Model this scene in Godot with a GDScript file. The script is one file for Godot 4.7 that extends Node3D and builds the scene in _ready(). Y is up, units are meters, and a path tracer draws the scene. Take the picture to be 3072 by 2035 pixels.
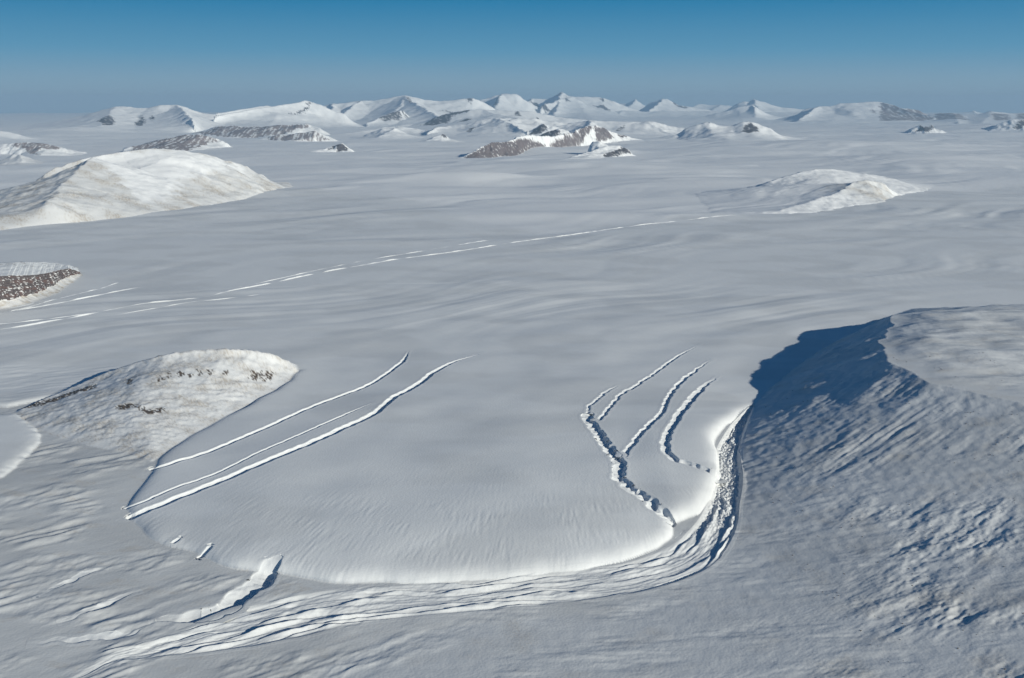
extends Node3D
# An Arctic valley glacier under a low sun, seen from an aircraft 900 m above the ice.
# World: metres, y up, -z away from the viewer. In the tables a point is (x, forward) with forward = -z, or (x, forward, height).

const FORE := [751.7,2942.4,701.7,2870.3,648.5,2775.9,590.7,2680.1,562.6,2588.2,542.1,2438.8,537.6,2383.4,504.0,2303.5,474.5,2228.3,440.3,2161.7,398.7,2126.6,373.3,2106.0,367.8,2046.6,318.7,1988.7,246.3,1934.5,150.9,1892.8,14.7,1853.0,-117.5,1831.4,-248.2,1822.1,-354.1,1827.1,-481.0,1845.3,-558.9,1872.6,-653.3,1918.6,-730.8,1959.5,-804.8,2010.4,-865.4,2070.6,-908.2,2139.5,-912.6,2197.5,-917.9,2343.7,-923.3,2438.3,-917.1,2521.6,-882.8,2677.6,-822.6,2869.9,-779.8,3021,-743.7,3172,-742.4,3303,-768.7,3336,-815.3,3318,-879.5,3283,-953.9,3237,-1047.3,3212,-1135.4,3173,-1247.2,3160,-1337.5,3130,-1408.2,3029,-1538.5,2882.6,-2000.0,2900.0,-4000,2900.0,-4000,300.0,4000,300.0,4000,1500.0,1500.0,2000.0,1100.0,2900.0]
const HILL_EDGE := [1466.5,3699,1339.2,3413,1206.2,3150,1164.8,2999.4,1150.8,2776.2,1180.6,2639.0,1261.4,2544.7,1334.9,2457.0,1530.0,2250.0,1720.0,2000.0,2050.0,1700.0,3000,1500.0,3600,1500.0,3600,3950,2070.0,3909,1739.5,3817]
const HILL_BASE := [1573.9,4110,1225.5,3668,1079.2,3463,892.0,3165,819.2,3048,741.4,2901.9,674.2,2742.0,621.6,2529.5,601.2,2359.3,544.4,2184.0,501.1,2051.5,451.3,1950.9,377.5,1866.6,253.9,1773.9,97.0,1719.1,-68.3,1684.2,-225.2,1629.6,-358.5,1504.9,-620.0,1350.0,-900.0,900.0,-900.0,500.0,3900,500.0,3900,4400,2400.0,4350,1800.0,4330]
const BACK_EDGE := [-1478.5,2842.6,2.0,-1454.8,2927.8,6.0,-1418.2,2998.7,13.0,-1347.5,3100,36.0,-1257.2,3130,66.0,-1145.4,3143,95.0,-1057.3,3182,100.0,-963.9,3207,98.0,-889.5,3253,82.0,-825.3,3288,58.0,-778.7,3306,30.0,-747.8,3290,8.0]
const BACK_BASE := [-1499.2,2839.7,-1412.5,2724.4,-1309.1,2636.0,-1158.5,2538.8,-1015.1,2471.0,-934.6,2406.4,-919.4,2528.4,-883.9,2681.5,-823.8,2874.3,-781.0,3026,-744.9,3177,-743.6,3308,-768.7,3382,-815.3,3373,-879.5,3351,-953.9,3320,-1047.3,3313,-1135.4,3292,-1247.2,3280,-1337.5,3250,-1408.2,3149,-1444.8,3078]
const LAKE := [-1269.2,2291.9,-1271.0,2406.4,-1289.0,2545.8,-1323.9,2628.6,-1399.9,2724.4,-1477.4,2805.8,-1512.0,2797.5,-2400.0,2800.0,-2400.0,2300.0]
const FRESH := [-40000,9000,-4788,5162,-4065,6198,-3691,7084,-3100,7997,-2482.7,10574,-1450.9,9966,-705.5,8782,-278.3,7583,199.4,6800,684.5,7183,1263.7,7640,1897.1,8060,2590.1,8388,3887,9966,5625,10907,9471,12697,60000,14000,60000,120000,-60000,120000]
# cliff: foot x, forward; crest x, forward, height; back edge x, forward, height
const MESA := [-2342.7,3835,-2418.7,3841,214.1,-2578.7,4229,216.1,-2330.2,3968,-2406.2,3974,193.9,-2566.2,4362,195.9,-2312.3,4136,-2388.3,4142,168.4,-2548.3,4530,170.4,-2283.3,4299,-2359.3,4305,144.1,-2519.3,4693,146.1,-2218.4,4405,-2294.4,4411,130.5,-2454.4,4799,132.5,-2205.3,4547,-2281.3,4553,110.1,-2441.3,4941,112.1,-2212.3,4699,-2288.3,4705,92.0,-2448.3,5093,92.3,-2241.2,4884,-2304.8,4890,72.0,-2434.8,5202,65.6,-2271.3,5071,-2316.3,5077,57.6,-2401.3,5275,42.1,-2301.4,5216,-2325.4,5222,15.1,-2359.4,5291,17.1]
const BELT := [741.6,2910.6,8.0,663.9,2741.5,24.0,594.8,2558.6,32.0,560.1,2384.4,34.0,514.7,2229.9,36.0,464.3,2092.1,46.0,384.5,1958.1,56.0,266.1,1871.7,56.0,146.7,1833.2,58.0,-28.9,1790.9,58.0,-198.5,1761.3,58.0,-321.5,1733.9,66.0,-414.2,1697.5,74.0,-501.4,1653.9,66.0,-569.9,1615.4,46.0,-637.5,1583.7,28.0,-695.4,1553.2,16.0,-739.0,1494.7,10.0,-760.7,1444.9,8.0]
# meltwater channels: half width, depth, wobble, x/forward pairs, label
const CHANNELS := [
	{"half": 8.5, "deep": 10.0, "rag": 0.25, "fade": [8, 190], "line": [-926.4,2367.6,-901.8,2363.1,-856.6,2411.0,-807.8,2472.1,-762.0,2556.2,-714.2,2649.1,-673.6,2739.7,-629.8,2833.2,-582.8,2930.5,-530.8,3023,-486.0,3095,-453.5,3169,-423.5,3280,-393.0,3412,-388.4,3517,-386.9,3581], "name": "meltwater_channel", "label": "bright upper meltwater channel on the tongue, nearest the speckled whaleback hill"},
	{"half": 5.0, "deep": 5.0, "rag": 0.20, "fade": [8, 200], "line": [-906.1,2140.1,-873.1,2149.1,-817.9,2226.6,-764.2,2290.5,-726.7,2347.3,-659.1,2474.0,-584.9,2615.7,-540.8,2704.2,-502.6,2773.3,-452.1,2864.3,-414.4,2928.0], "name": "meltwater_channel", "label": "thin broken meltwater channel between two broader ones on the tongue's flank"},
	{"half": 12.0, "deep": 13.0, "rag": 0.30, "fade": [8, 420], "line": [-883.0,2099.5,-855.7,2101.1,-798.1,2166.9,-724.4,2263.9,-646.1,2375.4,-562.5,2507.0,-510.1,2603.2,-474.3,2678.8,-425.6,2771.2,-401.5,2830.4,-371.8,2965.6,-339.1,3043,-305.6,3134,-271.9,3252,-206.4,3402,-147.5,3476,-99.0,3553], "name": "meltwater_channel", "label": "longest and broadest bright channel crossing the tongue's flank to the plain"},
	{"half": 17.0, "deep": 11.0, "rag": 0.70, "fade": [40, 6], "line": [225.9,2830.7,223.5,2747.4,235.6,2662.9,250.6,2556.7,270.5,2459.7,275.4,2376.2,264.5,2313.7,277.8,2268.0,316.2,2194.8,340.0,2144.0,359.9,2107.5,369.1,2093.6], "name": "meltwater_channel", "label": "jagged scalloped channel running down to the tip of the tongue by the gully"},
	{"half": 7.0, "deep": 5.5, "rag": 0.45, "fade": [10, 330], "line": [242.4,2731.7,271.4,2787.6,295.7,2866.5,337.0,2983.8,371.5,3046,415.1,3116,451.9,3179,502.1,3276,557.1,3390,611.8,3488,724.4,3668], "name": "meltwater_channel", "label": "crooked tributary channel joining the top of the jagged scalloped channel"},
	{"half": 6.0, "deep": 4.0, "rag": 0.50, "fade": [10, 90], "line": [224.9,2800.3,232.5,2866.5,249.3,2912.2,274.2,2968.1,299.8,3025,349.8,3105], "name": "meltwater_channel", "label": "faint hooked channel head curling above the jagged scalloped channel"},
	{"half": 8.5, "deep": 7.0, "rag": 0.45, "fade": [10, 300], "line": [290.2,2430.3,308.6,2493.4,341.7,2574.8,376.7,2660.4,410.8,2728.6,449.9,2822.9,491.7,2966.8,529.0,3072,574.2,3173,629.4,3278,728.6,3439], "name": "meltwater_channel", "label": "middle tributary channel meeting the jagged channel at its elbow"},
	{"half": 12.5, "deep": 9.0, "rag": 0.40, "fade": [260, 6], "line": [701.0,3226,606.6,3050,567.1,2969.8,519.5,2850.2,477.7,2737.7,439.7,2630.4,416.2,2539.0,410.1,2475.3,425.1,2425.0,455.5,2404.5,484.7,2380.2,514.6,2361.2,530.9,2373.6], "name": "meltwater_channel", "label": "hook shaped deep channel closest to the dark gully margin"},
	{"half": 25.0, "deep": 15.0, "rag": 0.40, "fade": [60, 120], "line": [-477.9,1903.6,-494.1,1875.0,-505.6,1861.8,-505.6,1837.6,-511.6,1811.9,-533.2,1774.9,-547.3,1733.1,-568.4,1704.9,-601.4,1691.9,-640.0,1684.7,-682.2,1665.9], "name": "snow_gully", "label": "snowbank gully cutting from the tongue's toe into the hummocky forefield"},
	{"half": 7.0, "deep": 8.0, "rag": 0.60, "fade": [8, 8], "line": [-644.2,1947.6,-649.0,1931.5,-657.8,1921.8,-664.0,1908.9], "name": "ice_notch", "label": "short notch with icy lump in the tongue's lower left margin"},
	{"half": 5.0, "deep": 5.0, "rag": 0.50, "fade": [8, 8], "line": [-721.3,1985.7,-729.7,1973.1,-739.4,1969.5], "name": "ice_notch", "label": "small bright notch in the tongue margin above the icy lump"},
	{"half": 9.0, "deep": -4.5, "rag": 0.15, "fade": [20, 300], "line": [-2168.5,3865,-2020.2,3992,-1854.9,4198,-1801.0,4299,-1688.9,4415,-1543.8,4516,-1465.1,4590,-1274.5,4896,-1113.9,5176,-927.4,5444,-717.4,5707,-481.5,5925,-228.8,6198,-10.0,6454,288.4,6777,684.5,7183,970.6,7445,1263.7,7640,1572.2,7844,1897.1,8060], "name": "snow_bank", "label": "long bright snow bank sweeping across the whole middle plain"},
	{"half": 9.0, "deep": -4.5, "rag": 0.15, "fade": [20, 250], "line": [-2312.3,4136,-2241.2,4216,-2176.6,4318,-2093.6,4435,-2010.6,4569,-1948.2,4721,-1859.8,4884,-1806.7,4982], "name": "snow_bank", "label": "bright snow bank passing below the brown cliff at the plain's edge"},
	{"half": 5.0, "deep": -2.6, "rag": 0.15, "fade": [120, 200], "line": [-1412.6,4767,-1263.6,5032,-1097.9,5328,-909.9,5643,-691.4,5925,-399.2,6294,-69.3,6688], "name": "snow_bank", "label": "second faint snow bank just above the long bright one's middle"},
	{"half": 5.0, "deep": -2.4, "rag": 0.20, "fade": [80, 160], "line": [-1753.5,4180,-1630.7,4309,-1500.6,4445,-1315.5,4569,-1146.5,4721], "name": "snow_bank", "label": "thin low snow bank crossing the open ice between cliff and whaleback"},
	{"half": 6.0, "deep": -3.5, "rag": 0.20, "fade": [20, 60], "line": [-2223.0,3968,-2148.9,4033,-2064.3,4084,-1977.6,4136,-1877.6,4207,-1805.2,4262], "name": "snow_bank", "label": "faint broken snow bank below the long bright one on the plain"},
	{"half": 6.0, "deep": -3.5, "rag": 0.20, "fade": [20, 90], "line": [-2221.5,4253,-2190.4,4347,-2157.2,4465,-2133.2,4569,-2084.2,4744,-2046.3,4860,-2019.3,5032], "name": "snow_bank", "label": "short thin snow bank tight against the foot of the brown cliff"},
	{"half": 12.0, "deep": 3.5, "rag": 0.60, "fade": [110, 90], "line": [-937.8,1746.0,-910.6,1779.1,-891.0,1813.0,-860.6,1855.4,-821.2,1856.7], "name": "snow_gully", "label": "low snow step on the forefield west of the snowbank gully"},
	{"half": 14.0, "deep": 4.0, "rag": 0.60, "fade": [120, 90], "line": [-849.5,1660.8,-814.0,1691.4,-785.6,1722.6,-759.7,1764.4,-733.1,1784.8], "name": "snow_gully", "label": "curved snow step below the forefield drifts"},
	{"half": 13.0, "deep": 4.0, "rag": 0.60, "fade": [120, 90], "line": [-872.5,1590.4,-824.8,1605.3,-759.7,1618.2,-702.6,1633.8,-666.2,1666.3], "name": "snow_gully", "label": "long low snow step leading towards the layered bank"},
]
const ROCK_MARKS := [
	[-1529.0,2923.8,-1457.6,2904.5,-1413.1,2954.1,-1363.6,2998.2,-1323.0,3018,-1304.4,2970.7,-1345.5,2954.1,-1392.7,2907.3,-1439.0,2863.2,-1486.5,2838.3],
	[-1158.5,2766.7,-1118.7,2780.5,-1055.1,2733.6,-1022.5,2766.7,-1013.4,2739.1,-1045.6,2706.0,-1108.8,2752.9,-1143.6,2728.1],
	[-864.8,3147,-852.1,3153,-842.0,3169,-828.6,3111,-838.5,3095,-850.9,3089],
	[-839.8,3172,-829.9,3177,-816.0,3117,-826.4,3114],
	[-826.1,3186,-816.7,3194,-809.7,3213,-796.2,3153,-803.8,3136,-813.0,3128],
	[-1093.3,3015,-1081.9,3018,-1068.7,2976.2,-1079.9,2973.4],
	[-1062.0,3029,-1051.5,3034,-1039.7,2995.5,-1050.1,2990.0],
	[-1032.8,3031,-1022.3,3037,-1010.8,2998.2,-1021.2,2992.7],
	[-1008.6,3056,-997.9,3062,-986.8,3023,-998.3,3020],
	[-981.5,3067,-970.7,3073,-959.9,3034,-971.5,3031],
	[-939.1,3089,-928.1,3095,-918.7,3059,-929.6,3053],
	[-1113.0,2984.5,-1101.8,2987.2,-1089.2,2948.6,-1100.3,2945.9],
	[-1213.0,2992.7,-1197.4,2984.5,-1174.8,2923.8,-1190.2,2932.1],
]
const SWELLS := [6590,15741,2200.0,900.0,112.5,416.6,14445,1500.0,900.0,90.0,-389.3,12180,900.0,420.0,75.0,2615.8,11637,1500.0,500.0,37.5,6454,20866,2500.0,1500.0,120.0,939.6,18661,1500.0,700.0,90.0,-1518.9,12323,1400.0,500.0,42.0,762.6,8028,1500.0,260.0,21.0,16467,34303,3000,2600.0,180.0,-85.5,5756,500.0,180.0,10.5,147.3,4969,350.0,120.0,9.0,-956.4,6496,500.0,160.0,12.0,-8606,34303,2500.0,2500.0,90.0,-13168,28762,2500.0,2000.0,120.0]
const LANDFORMS := [
	{"name": "hill", "label": "broad speckled snow dome with a hollow in its face rising from the plain", "category": "hill", "p": 0.92, "step": 9.5, "style": 0, "rough": 0.01, "tan": 1.00, "cover": 0.00,
		"poly": [-3853,6496,-3691,7084,-3395,7472,-3100,7997,-2808.3,8744,-2579.1,9465,-2474.7,10062,-2448.8,10628,-2394.9,10900,-2558.1,11354,-2663.4,11251,-2829.3,11161,-3031,11039,-3308,10900,-3532,10709,-3786,10485,-3926,10245,-4099,9972,-4205,9671,-4512,9212,-4946,8954,-5109,8500],
		"ridges": [[-4946,8500,4.0,-4512,8718,44.5,-4205,8936,285.8,-4099,9155,368.8,-3926,9373,424.0,-3786,9591,445.6,-3532,9809,451.9,-3308,10027,424.9,-3031,10245,344.8,-2829.3,10464,248.1,-2663.4,10682,119.9,-2558.1,10900,4.0], [-3791,9050,440.4,-3733,8300,258.1,-3569,7600,147.6], [-2582.2,10900,3.0,-2884.1,10000,178.3,-3154,9500,198.0,-3281,9150,172.6]],
		"spot": [], "clear": [-3954,9342,-3639,8894,-3487,8833,-3309,8589,-3152,8447,-3045,8671,-3041,9016,-3090,9301,-2930.6,9870,-2759.9,10358,-2889.6,10358,-3098,10175,-3304,10012,-3525,9789,-3785,9585], "rocks": []},
	{"name": "hill", "label": "long low hill with a tan knob, by the dark plain", "category": "hill", "p": 1.00, "step": 10.0, "style": 0, "rough": 0.00, "tan": 0.90, "cover": 0.00,
		"poly": [1658.6,8287,1934.0,8221,2290.9,8221,2590.1,8388,2969.9,8782,3444,9172,3873,9918,4324,10364,4802,11200,4623,11557,4369,11465,4083,11484,3792,11431,3424,11377,3177,11250,2972.6,11066,2689.7,10815,2405.1,10517,2220.4,10387,1977.7,10257,1799.0,9900],
		"ridges": [[1977.7,9900,4.0,2220.4,10030,4.0,2405.1,10160,4.0,2689.7,10290,95.3,2972.6,10420,161.4,3177,10550,190.7,3424,10680,188.8,3792,10810,147.7,4083,10940,105.7,4369,11070,24.8,4623,11200,4.0], [2241.5,8300,27.6,2574.5,8700,38.7,2996.8,9200,85.1,3279,9600,141.0,3445,9700,166.5,3610,9800,142.1,3759,9900,83.1,3890,10000,14.2]],
		"spot": [3457,9533,420.0], "clear": [], "rocks": []},
	{"name": "mountain", "label": "broad white massif with three dark rock windows in its face", "category": "mountain", "p": 1.96, "step": 39.8, "style": 0, "rough": 0.03, "tan": 0.00, "cover": 0.00,
		"poly": [-8133,16227,-9548,20856,-11251,28323,-10007,30478,-9282,33562,-8105,35636,-9530,39937,-10287,40326,-10891,40659,-11338,41213,-11784,41711,-12319,41656,-12860,41324,-13467,41435,-13952,41545,-14544,41047,-15015,40548,-15801,39770,-16585,39102,-17209,38711,-17836,38689,-19261,35636],
		"ridges": [[-17836,35636,4.0,-17209,35636,10.0,-16585,35636,114.8,-15801,35636,294.1,-15015,35636,502.8,-14544,35636,636.7,-13952,35636,770.3,-13467,35636,740.6,-12860,35636,710.9,-12319,35636,799.9,-11784,35636,814.7,-11338,35636,681.2,-10891,35636,532.6,-10287,35636,443.3,-9530,35636,338.9], [-13952,35636,770.3,-13253,33076,477.6,-12399,30151,138.6], [-11784,35636,814.7,-10666,33076,505.1,-9299,30151,146.7], [-17209,35636,10.0,-18254,33076,6.2,-19531,30151,1.8], [-16585,35636,114.8,-14945,33076,71.2,-12941,30151,20.7]],
		"spot": [], "clear": [], "rocks": [[-13209,32115,-13288,33288,-13055,32968,-12653,32115,-12413,31155,-12624,31155], [-12249,32755,-12744,34674,-12401,34034,-11863,32435,-11848,32008], [-12262,34141,-12327,34567,-12063,34034,-11908,33288]]},
	{"name": "mountain", "label": "twin white peaks with a thin dark rock rib", "category": "mountain", "p": 2.01, "step": 43.5, "style": 0, "rough": 0.03, "tan": 0.00, "cover": 0.00,
		"poly": [-8976,31470,-7063,30229,-6128,36239,-5546,38891,-6555,42968,-7309,43684,-7628,43996,-7881,44291,-8150,44086,-8607,43684,-9000,43568,-9435,43818,-9750,43505,-10254,42937,-10710,42676,-11075,42070,-12084,38891],
		"ridges": [[-11075,38891,173.6,-10710,38891,393.4,-10254,38891,487.7,-9750,38891,693.6,-9435,38891,807.0,-9000,38891,716.3,-8607,38891,758.4,-8150,38891,904.0,-7881,38891,978.2,-7628,38891,871.6,-7309,38891,758.4,-6555,38891,499.0], [-9435,38891,807.0,-11064,36293,500.3,-13054,33325,145.3], [-7881,38891,978.2,-9392,35859,606.5,-11238,32394,176.1]],
		"spot": [], "clear": [], "rocks": [[-7783,38878,-7718,38878,-7732,38407,-7747,38054,-7921,37466,-8148,36877,-8159,36936,-7955,37642,-7834,38172]]},
	{"name": "mountain", "label": "wide white range with a broad central peak and a shaded left facet", "category": "mountain", "p": 2.01, "step": 53.6, "style": 0, "rough": 0.03, "tan": 0.00, "cover": 0.00,
		"poly": [-7984,41933,-5025,36168,-2850.2,36168,-646.6,45004,1139.9,47939,-482.5,51984,-810.2,52531,-1362.0,53249,-1841.6,53728,-2035.7,53777,-2569.0,53535,-3368,53442,-4166,53535,-4878,53965,-5164,54014,-5843,53634,-6561,53486,-7195,53521,-7998,53224,-8521,53224,-8926,52878,-9209,51984,-10832,47939],
		"ridges": [[-9209,47939,405.7,-8926,47939,765.4,-8521,47939,904.9,-7998,47939,904.9,-7195,47939,1024.3,-6561,47939,1010.4,-5843,47939,1070.1,-5164,47939,1223.0,-4878,47939,1203.2,-4166,47939,1030.3,-3368,47939,992.5,-2569.0,47939,1030.3,-2035.7,47939,1127.7,-1841.6,47939,1107.8,-1362.0,47939,914.8,-810.2,47939,625.7,-482.5,47939,405.7], [-8521,47939,904.9,-8144,45837,561.0,-7683,43434,162.9], [-7195,47939,1024.3,-7387,45837,635.1,-7622,43434,184.4], [-5164,47939,1223.0,-3976,43819,758.3,-2523.4,39111,220.1], [-5061,47939,1223.0,-4984,46023,923.8,-5013,44107,555.7]],
		"spot": [], "clear": [], "rocks": [[-4940,47145,-4840,47742,-4460,45278,-4620,45726], [-3304,46921,-2873.7,46771,-2538.5,46473,-2653.9,46398], [-2113.7,47817,-1996.4,47966,-1830.1,47891,-1983.2,47593]]},
	{"name": "mountain", "label": "low spur with a fan of dark rock below the central peak", "category": "mountain", "p": 1.81, "step": 46.9, "style": 0, "rough": 0.03, "tan": 0.00, "cover": 0.00,
		"poly": [-5122,36290,-4612,37872,-3624,39515,-3213,42004,-3940,43371,-4205,43804,-4433,44268,-4646,44434,-4954,44302,-5246,44036,-5504,43637,-5799,43238,-6527,42004],
		"ridges": [[-5799,42004,9.8,-5504,42004,221.1,-5246,42004,431.8,-4954,42004,572.1,-4646,42004,642.1,-4433,42004,554.6,-4205,42004,308.9,-3940,42004,80.2], [-4646,42004,642.1,-5070,40558,398.1,-5589,38905,115.6], [-5504,42004,221.1,-5535,40004,137.1,-5573,37719,39.8]],
		"spot": [], "clear": [], "rocks": [[-5225,39868,-5243,41981,-4951,41981,-4650,41776,-4527,41333,-4576,40481,-4859,40243,-4967,39698], [-4558,42015,-4431,41981,-4204,41810,-4280,41504]]},
	{"name": "mountain", "label": "long level white ridge with rock along its left crest", "category": "mountain", "p": 1.81, "step": 42.8, "style": 0, "rough": 0.03, "tan": 0.00, "cover": 0.00,
		"poly": [-3487,34745,-2061.3,33418,227.9,32135,3134,37127,4520,38312,3231,40909,2308.6,41277,1798.5,41470,1304.9,41803,828.4,42100,188.6,42249,-287.0,42298,-1090.3,42362,-1572.4,42323,-2058.7,42100,-2535.9,41803,-2955.4,41371,-3446,40710,-3678,40461,-4967,38312],
		"ridges": [[-3678,38312,39.7,-3446,38312,120.1,-2955.4,38312,333.6,-2535.9,38312,473.0,-2058.7,38312,568.9,-1572.4,38312,640.8,-1090.3,38312,653.6,-287.0,38312,632.9,188.6,38312,616.9,828.4,38312,568.9,1304.9,38312,473.0,1798.5,38312,365.7,2308.6,38312,303.2,3231,38312,184.4], [-1090.3,38312,653.6,-36.7,36599,405.2,1251.0,34642,117.7], [-3446,38312,120.1,-4161,37064,74.5,-5036,35637,21.6], [-2955.4,38312,333.6,-2593.1,37064,206.9,-2150.3,35637,60.1]],
		"spot": [], "clear": [], "rocks": [[-3346,37185,-2964.2,38297,-2057.9,38297,-1532.4,38297,-1558.9,38126,-2176.1,38040,-2401.6,36928,-2890.1,36671], [-1918.8,36800,-1739.8,37399,-1490.8,37185,-1665.8,36800], [139.3,38297,270.5,38297,298.9,37698,137.6,37784], [793.8,35216,965.9,37869,1046.1,37827,883.5,35173]]},
	{"name": "mountain", "label": "flat topped white peak with a shaded left wall", "category": "mountain", "p": 1.71, "step": 68.0, "style": 0, "rough": 0.02, "tan": 0.00, "cover": 0.00,
		"poly": [-2235.6,52920,-501.3,49737,1282.4,52920,2684.4,60848,1470.2,64307,948.4,64892,610.2,65166,246.5,65492,-350.2,65573,-713.5,65532,-1233.1,65288,-1987.8,64892,-2563.1,64307,-3777,60848],
		"ridges": [[-2563.1,60848,678.5,-1987.8,60848,1040.1,-1233.1,60848,1284.8,-713.5,60848,1435.9,-350.2,60848,1461.1,246.5,60848,1410.8,610.2,60848,1209.2,948.4,60848,1040.1,1470.2,60848,678.5], [-661.6,60848,1435.9,-791.6,58844,1028.2,-892.6,57164,596.7]],
		"spot": [], "clear": [], "rocks": [[-838.6,60471,-764.2,60736,-832.6,58152,-1002.6,57887,-1134.1,58284,-944.4,58947]]},
	{"name": "mountain", "label": "sharp pointed peak with dark ribs, highest on the skyline", "category": "mountain", "p": 1.86, "step": 75.5, "style": 0, "rough": 0.03, "tan": 0.00, "cover": 0.00,
		"poly": [452.8,64011,2788.7,55829,4506,48537,8574,65267,10360,67577,8577,70914,7703,71300,7031,71804,6362,72178,5898,72403,4657,72499,4079,72547,3762,72547,3414,72906,3284,72977,2696.6,72365,2293.8,72178,1745.3,72260,1341.4,72269,995.6,72082,477.0,71203,-1305.9,67577],
		"ridges": [[477.0,67577,541.4,995.6,67577,1055.6,1341.4,67577,1164.9,1745.3,67577,1159.3,2293.8,67577,1111.7,2696.6,67577,1221.0,3284,67577,1579.1,3414,67577,1537.2,3762,67577,1327.4,4079,67577,1327.4,4657,67577,1299.4,5898,67577,1243.4,6362,67577,1111.7,7031,67577,892.8,7703,67577,597.7,8577,67577,372.4], [1341.4,67577,1164.9,652.6,66329,722.3,-189.2,64903,209.7], [3284,67577,1579.1,2937.9,63465,979.0,2515.2,58766,284.2], [4079,67577,1327.4,1905.3,60913,823.0,-752.1,53297,238.9]],
		"spot": [], "clear": [], "rocks": [[883.6,66433,1102.8,67046,1451.3,67251,1788.7,66944,1930.1,61013,2239.5,61217,2386.0,60911,2111.4,60502,1716.3,60297,1441.6,66740,1152.7,66535,1091.3,66228], [2810.4,67558,3268,67558,3355,67558,3055,67251], [3471,67558,3598,66637,3707,65512,3408,64592], [5297,66433,6018,66535,6477,66228,6297,65512,5692,66024], [5897,67558,6129,67558,6220,67251,5865,67149]]},
	{"name": "mountain", "label": "tiny pale pyramid peak far beyond the range", "category": "mountain", "p": 1.71, "step": 101.0, "style": 0, "rough": 0.02, "tan": 0.00, "cover": 0.00,
		"poly": [8301,83714,11349,83714,13695,90402,12238,93250,11727,93718,11018,94452,10334,93842,9562,93811,9143,93375,7687,90402],
		"ridges": [[9143,90402,570.9,9562,90402,834.1,10334,90402,852.9,11018,90402,1220.7,11727,90402,777.7,12238,90402,495.6], [11018,90402,1220.7,10356,88062,756.8,9546,85386,219.7]],
		"spot": [], "clear": [], "rocks": []},
	{"name": "mountain", "label": "rounded pale peak with a dark right edge, beside the tiny pyramid", "category": "mountain", "p": 1.86, "step": 81.3, "style": 0, "rough": 0.03, "tan": 0.00, "cover": 0.00,
		"poly": [8265,67306,10092,62537,14053,70303,15685,72753,14214,75890,12927,76369,12445,76500,11958,76584,11513,77109,11273,77454,10906,77478,10423,77222,9828,76757,9232,75890,7761,72753],
		"ridges": [[9232,72753,392.7,9828,72753,831.8,10423,72753,1067.5,10906,72753,1197.3,11273,72753,1185.2,11513,72753,1010.1,11958,72753,744.1,12445,72753,701.7,12927,72753,635.1,14214,72753,392.7], [10906,72753,1197.3,9856,69177,742.3,8572,65091,215.5], [9828,72753,831.8,10021,69177,515.7,10256,65091,149.7]],
		"spot": [], "clear": [], "rocks": [[11476,72727,11635,72727,12080,72727,12593,72414,12169,72102,11678,72164]]},
	{"name": "mountain", "label": "low pale ridge far behind the rounded peak", "category": "mountain", "p": 1.81, "step": 100.4, "style": 0, "rough": 0.03, "tan": 0.00, "cover": 0.00,
		"poly": [13959,84321,19738,84321,22787,89875,21017,92745,19578,93471,18520,93743,17770,93616,16650,93925,16046,93290,15251,92563,13481,89875],
		"ridges": [[15251,89875,273.3,16046,89875,572.8,16650,89875,834.5,17770,89875,707.4,18520,89875,759.7,19578,89875,647.6,21017,89875,348.2], [16650,89875,834.5,15765,87931,517.4,14684,85710,150.2], [18520,89875,759.7,17743,87931,471.0,16794,85710,136.8]],
		"spot": [], "clear": [], "rocks": []},
	{"name": "mountain", "label": "blue shaded pyramid with a white shoulder on each side", "category": "mountain", "p": 1.71, "step": 82.7, "style": 0, "rough": 0.02, "tan": 0.00, "cover": 0.00,
		"poly": [13441,65818,16262,65818,21549,72202,23769,74047,22082,76517,21310,76781,19589,77045,18459,77677,18129,77782,17654,78097,17286,77750,16903,77856,16367,77493,15888,76887,15424,76517,13736,74047],
		"ridges": [[15424,74047,260.2,15888,74047,476.3,16367,74047,830.6,16903,74047,1042.8,17286,74047,981.4,17654,74047,1184.2,18129,74047,999.8,18459,74047,938.3,19589,74047,568.8,21310,74047,414.6,22082,74047,260.2], [17654,74047,1184.2,17495,72516,817.0,17268,70985,464.2]],
		"spot": [], "clear": [], "rocks": []},
	{"name": "mountain", "label": "small white pyramid with a shaded left face before the shaded pyramid", "category": "mountain", "p": 1.71, "step": 62.9, "style": 0, "rough": 0.02, "tan": 0.00, "cover": 0.00,
		"poly": [10330,55178,10672,46363,14826,55178,16039,56273,14872,58235,14257,58625,13759,59211,13410,59648,12862,59454,12199,59016,11485,58625,10771,58235,9604,56273],
		"ridges": [[10771,56273,131.7,11485,56273,319.8,12199,56273,507.6,12862,56273,718.6,13410,56273,812.2,13759,56273,601.4,14257,56273,319.8,14872,56273,131.7], [13410,56273,812.2,13163,54859,471.7,12949,53705,189.2]],
		"spot": [], "clear": [], "rocks": []},
	{"name": "mountain", "label": "white range ending in a rocky ribbed slope on its right half", "category": "mountain", "p": 1.76, "step": 58.8, "style": 1, "rough": 0.04, "tan": 0.00, "cover": 0.35,
		"poly": [13296,47929,14349,46669,16352,46669,20083,47929,23527,52643,22041,54580,21640,54901,21189,55321,20506,55460,20020,55540,19523,55751,19173,56018,18230,55978,17019,55899,16483,55588,15927,55644,15216,55221,14919,54901,13433,52643],
		"ridges": [[14919,52643,313.3,15216,52643,489.0,15927,52643,721.5,16483,52643,690.8,17019,52643,861.6,18230,52643,905.4,19173,52643,927.2,19523,52643,780.6,20020,52643,664.5,20506,52643,620.7,21189,52643,543.9,21640,52643,313.3,22041,52643,137.2], [15927,52643,721.5,14934,50552,447.3,13720,48163,129.9], [19173,52643,927.2,19843,50993,574.9,20661,49107,166.9]],
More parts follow.
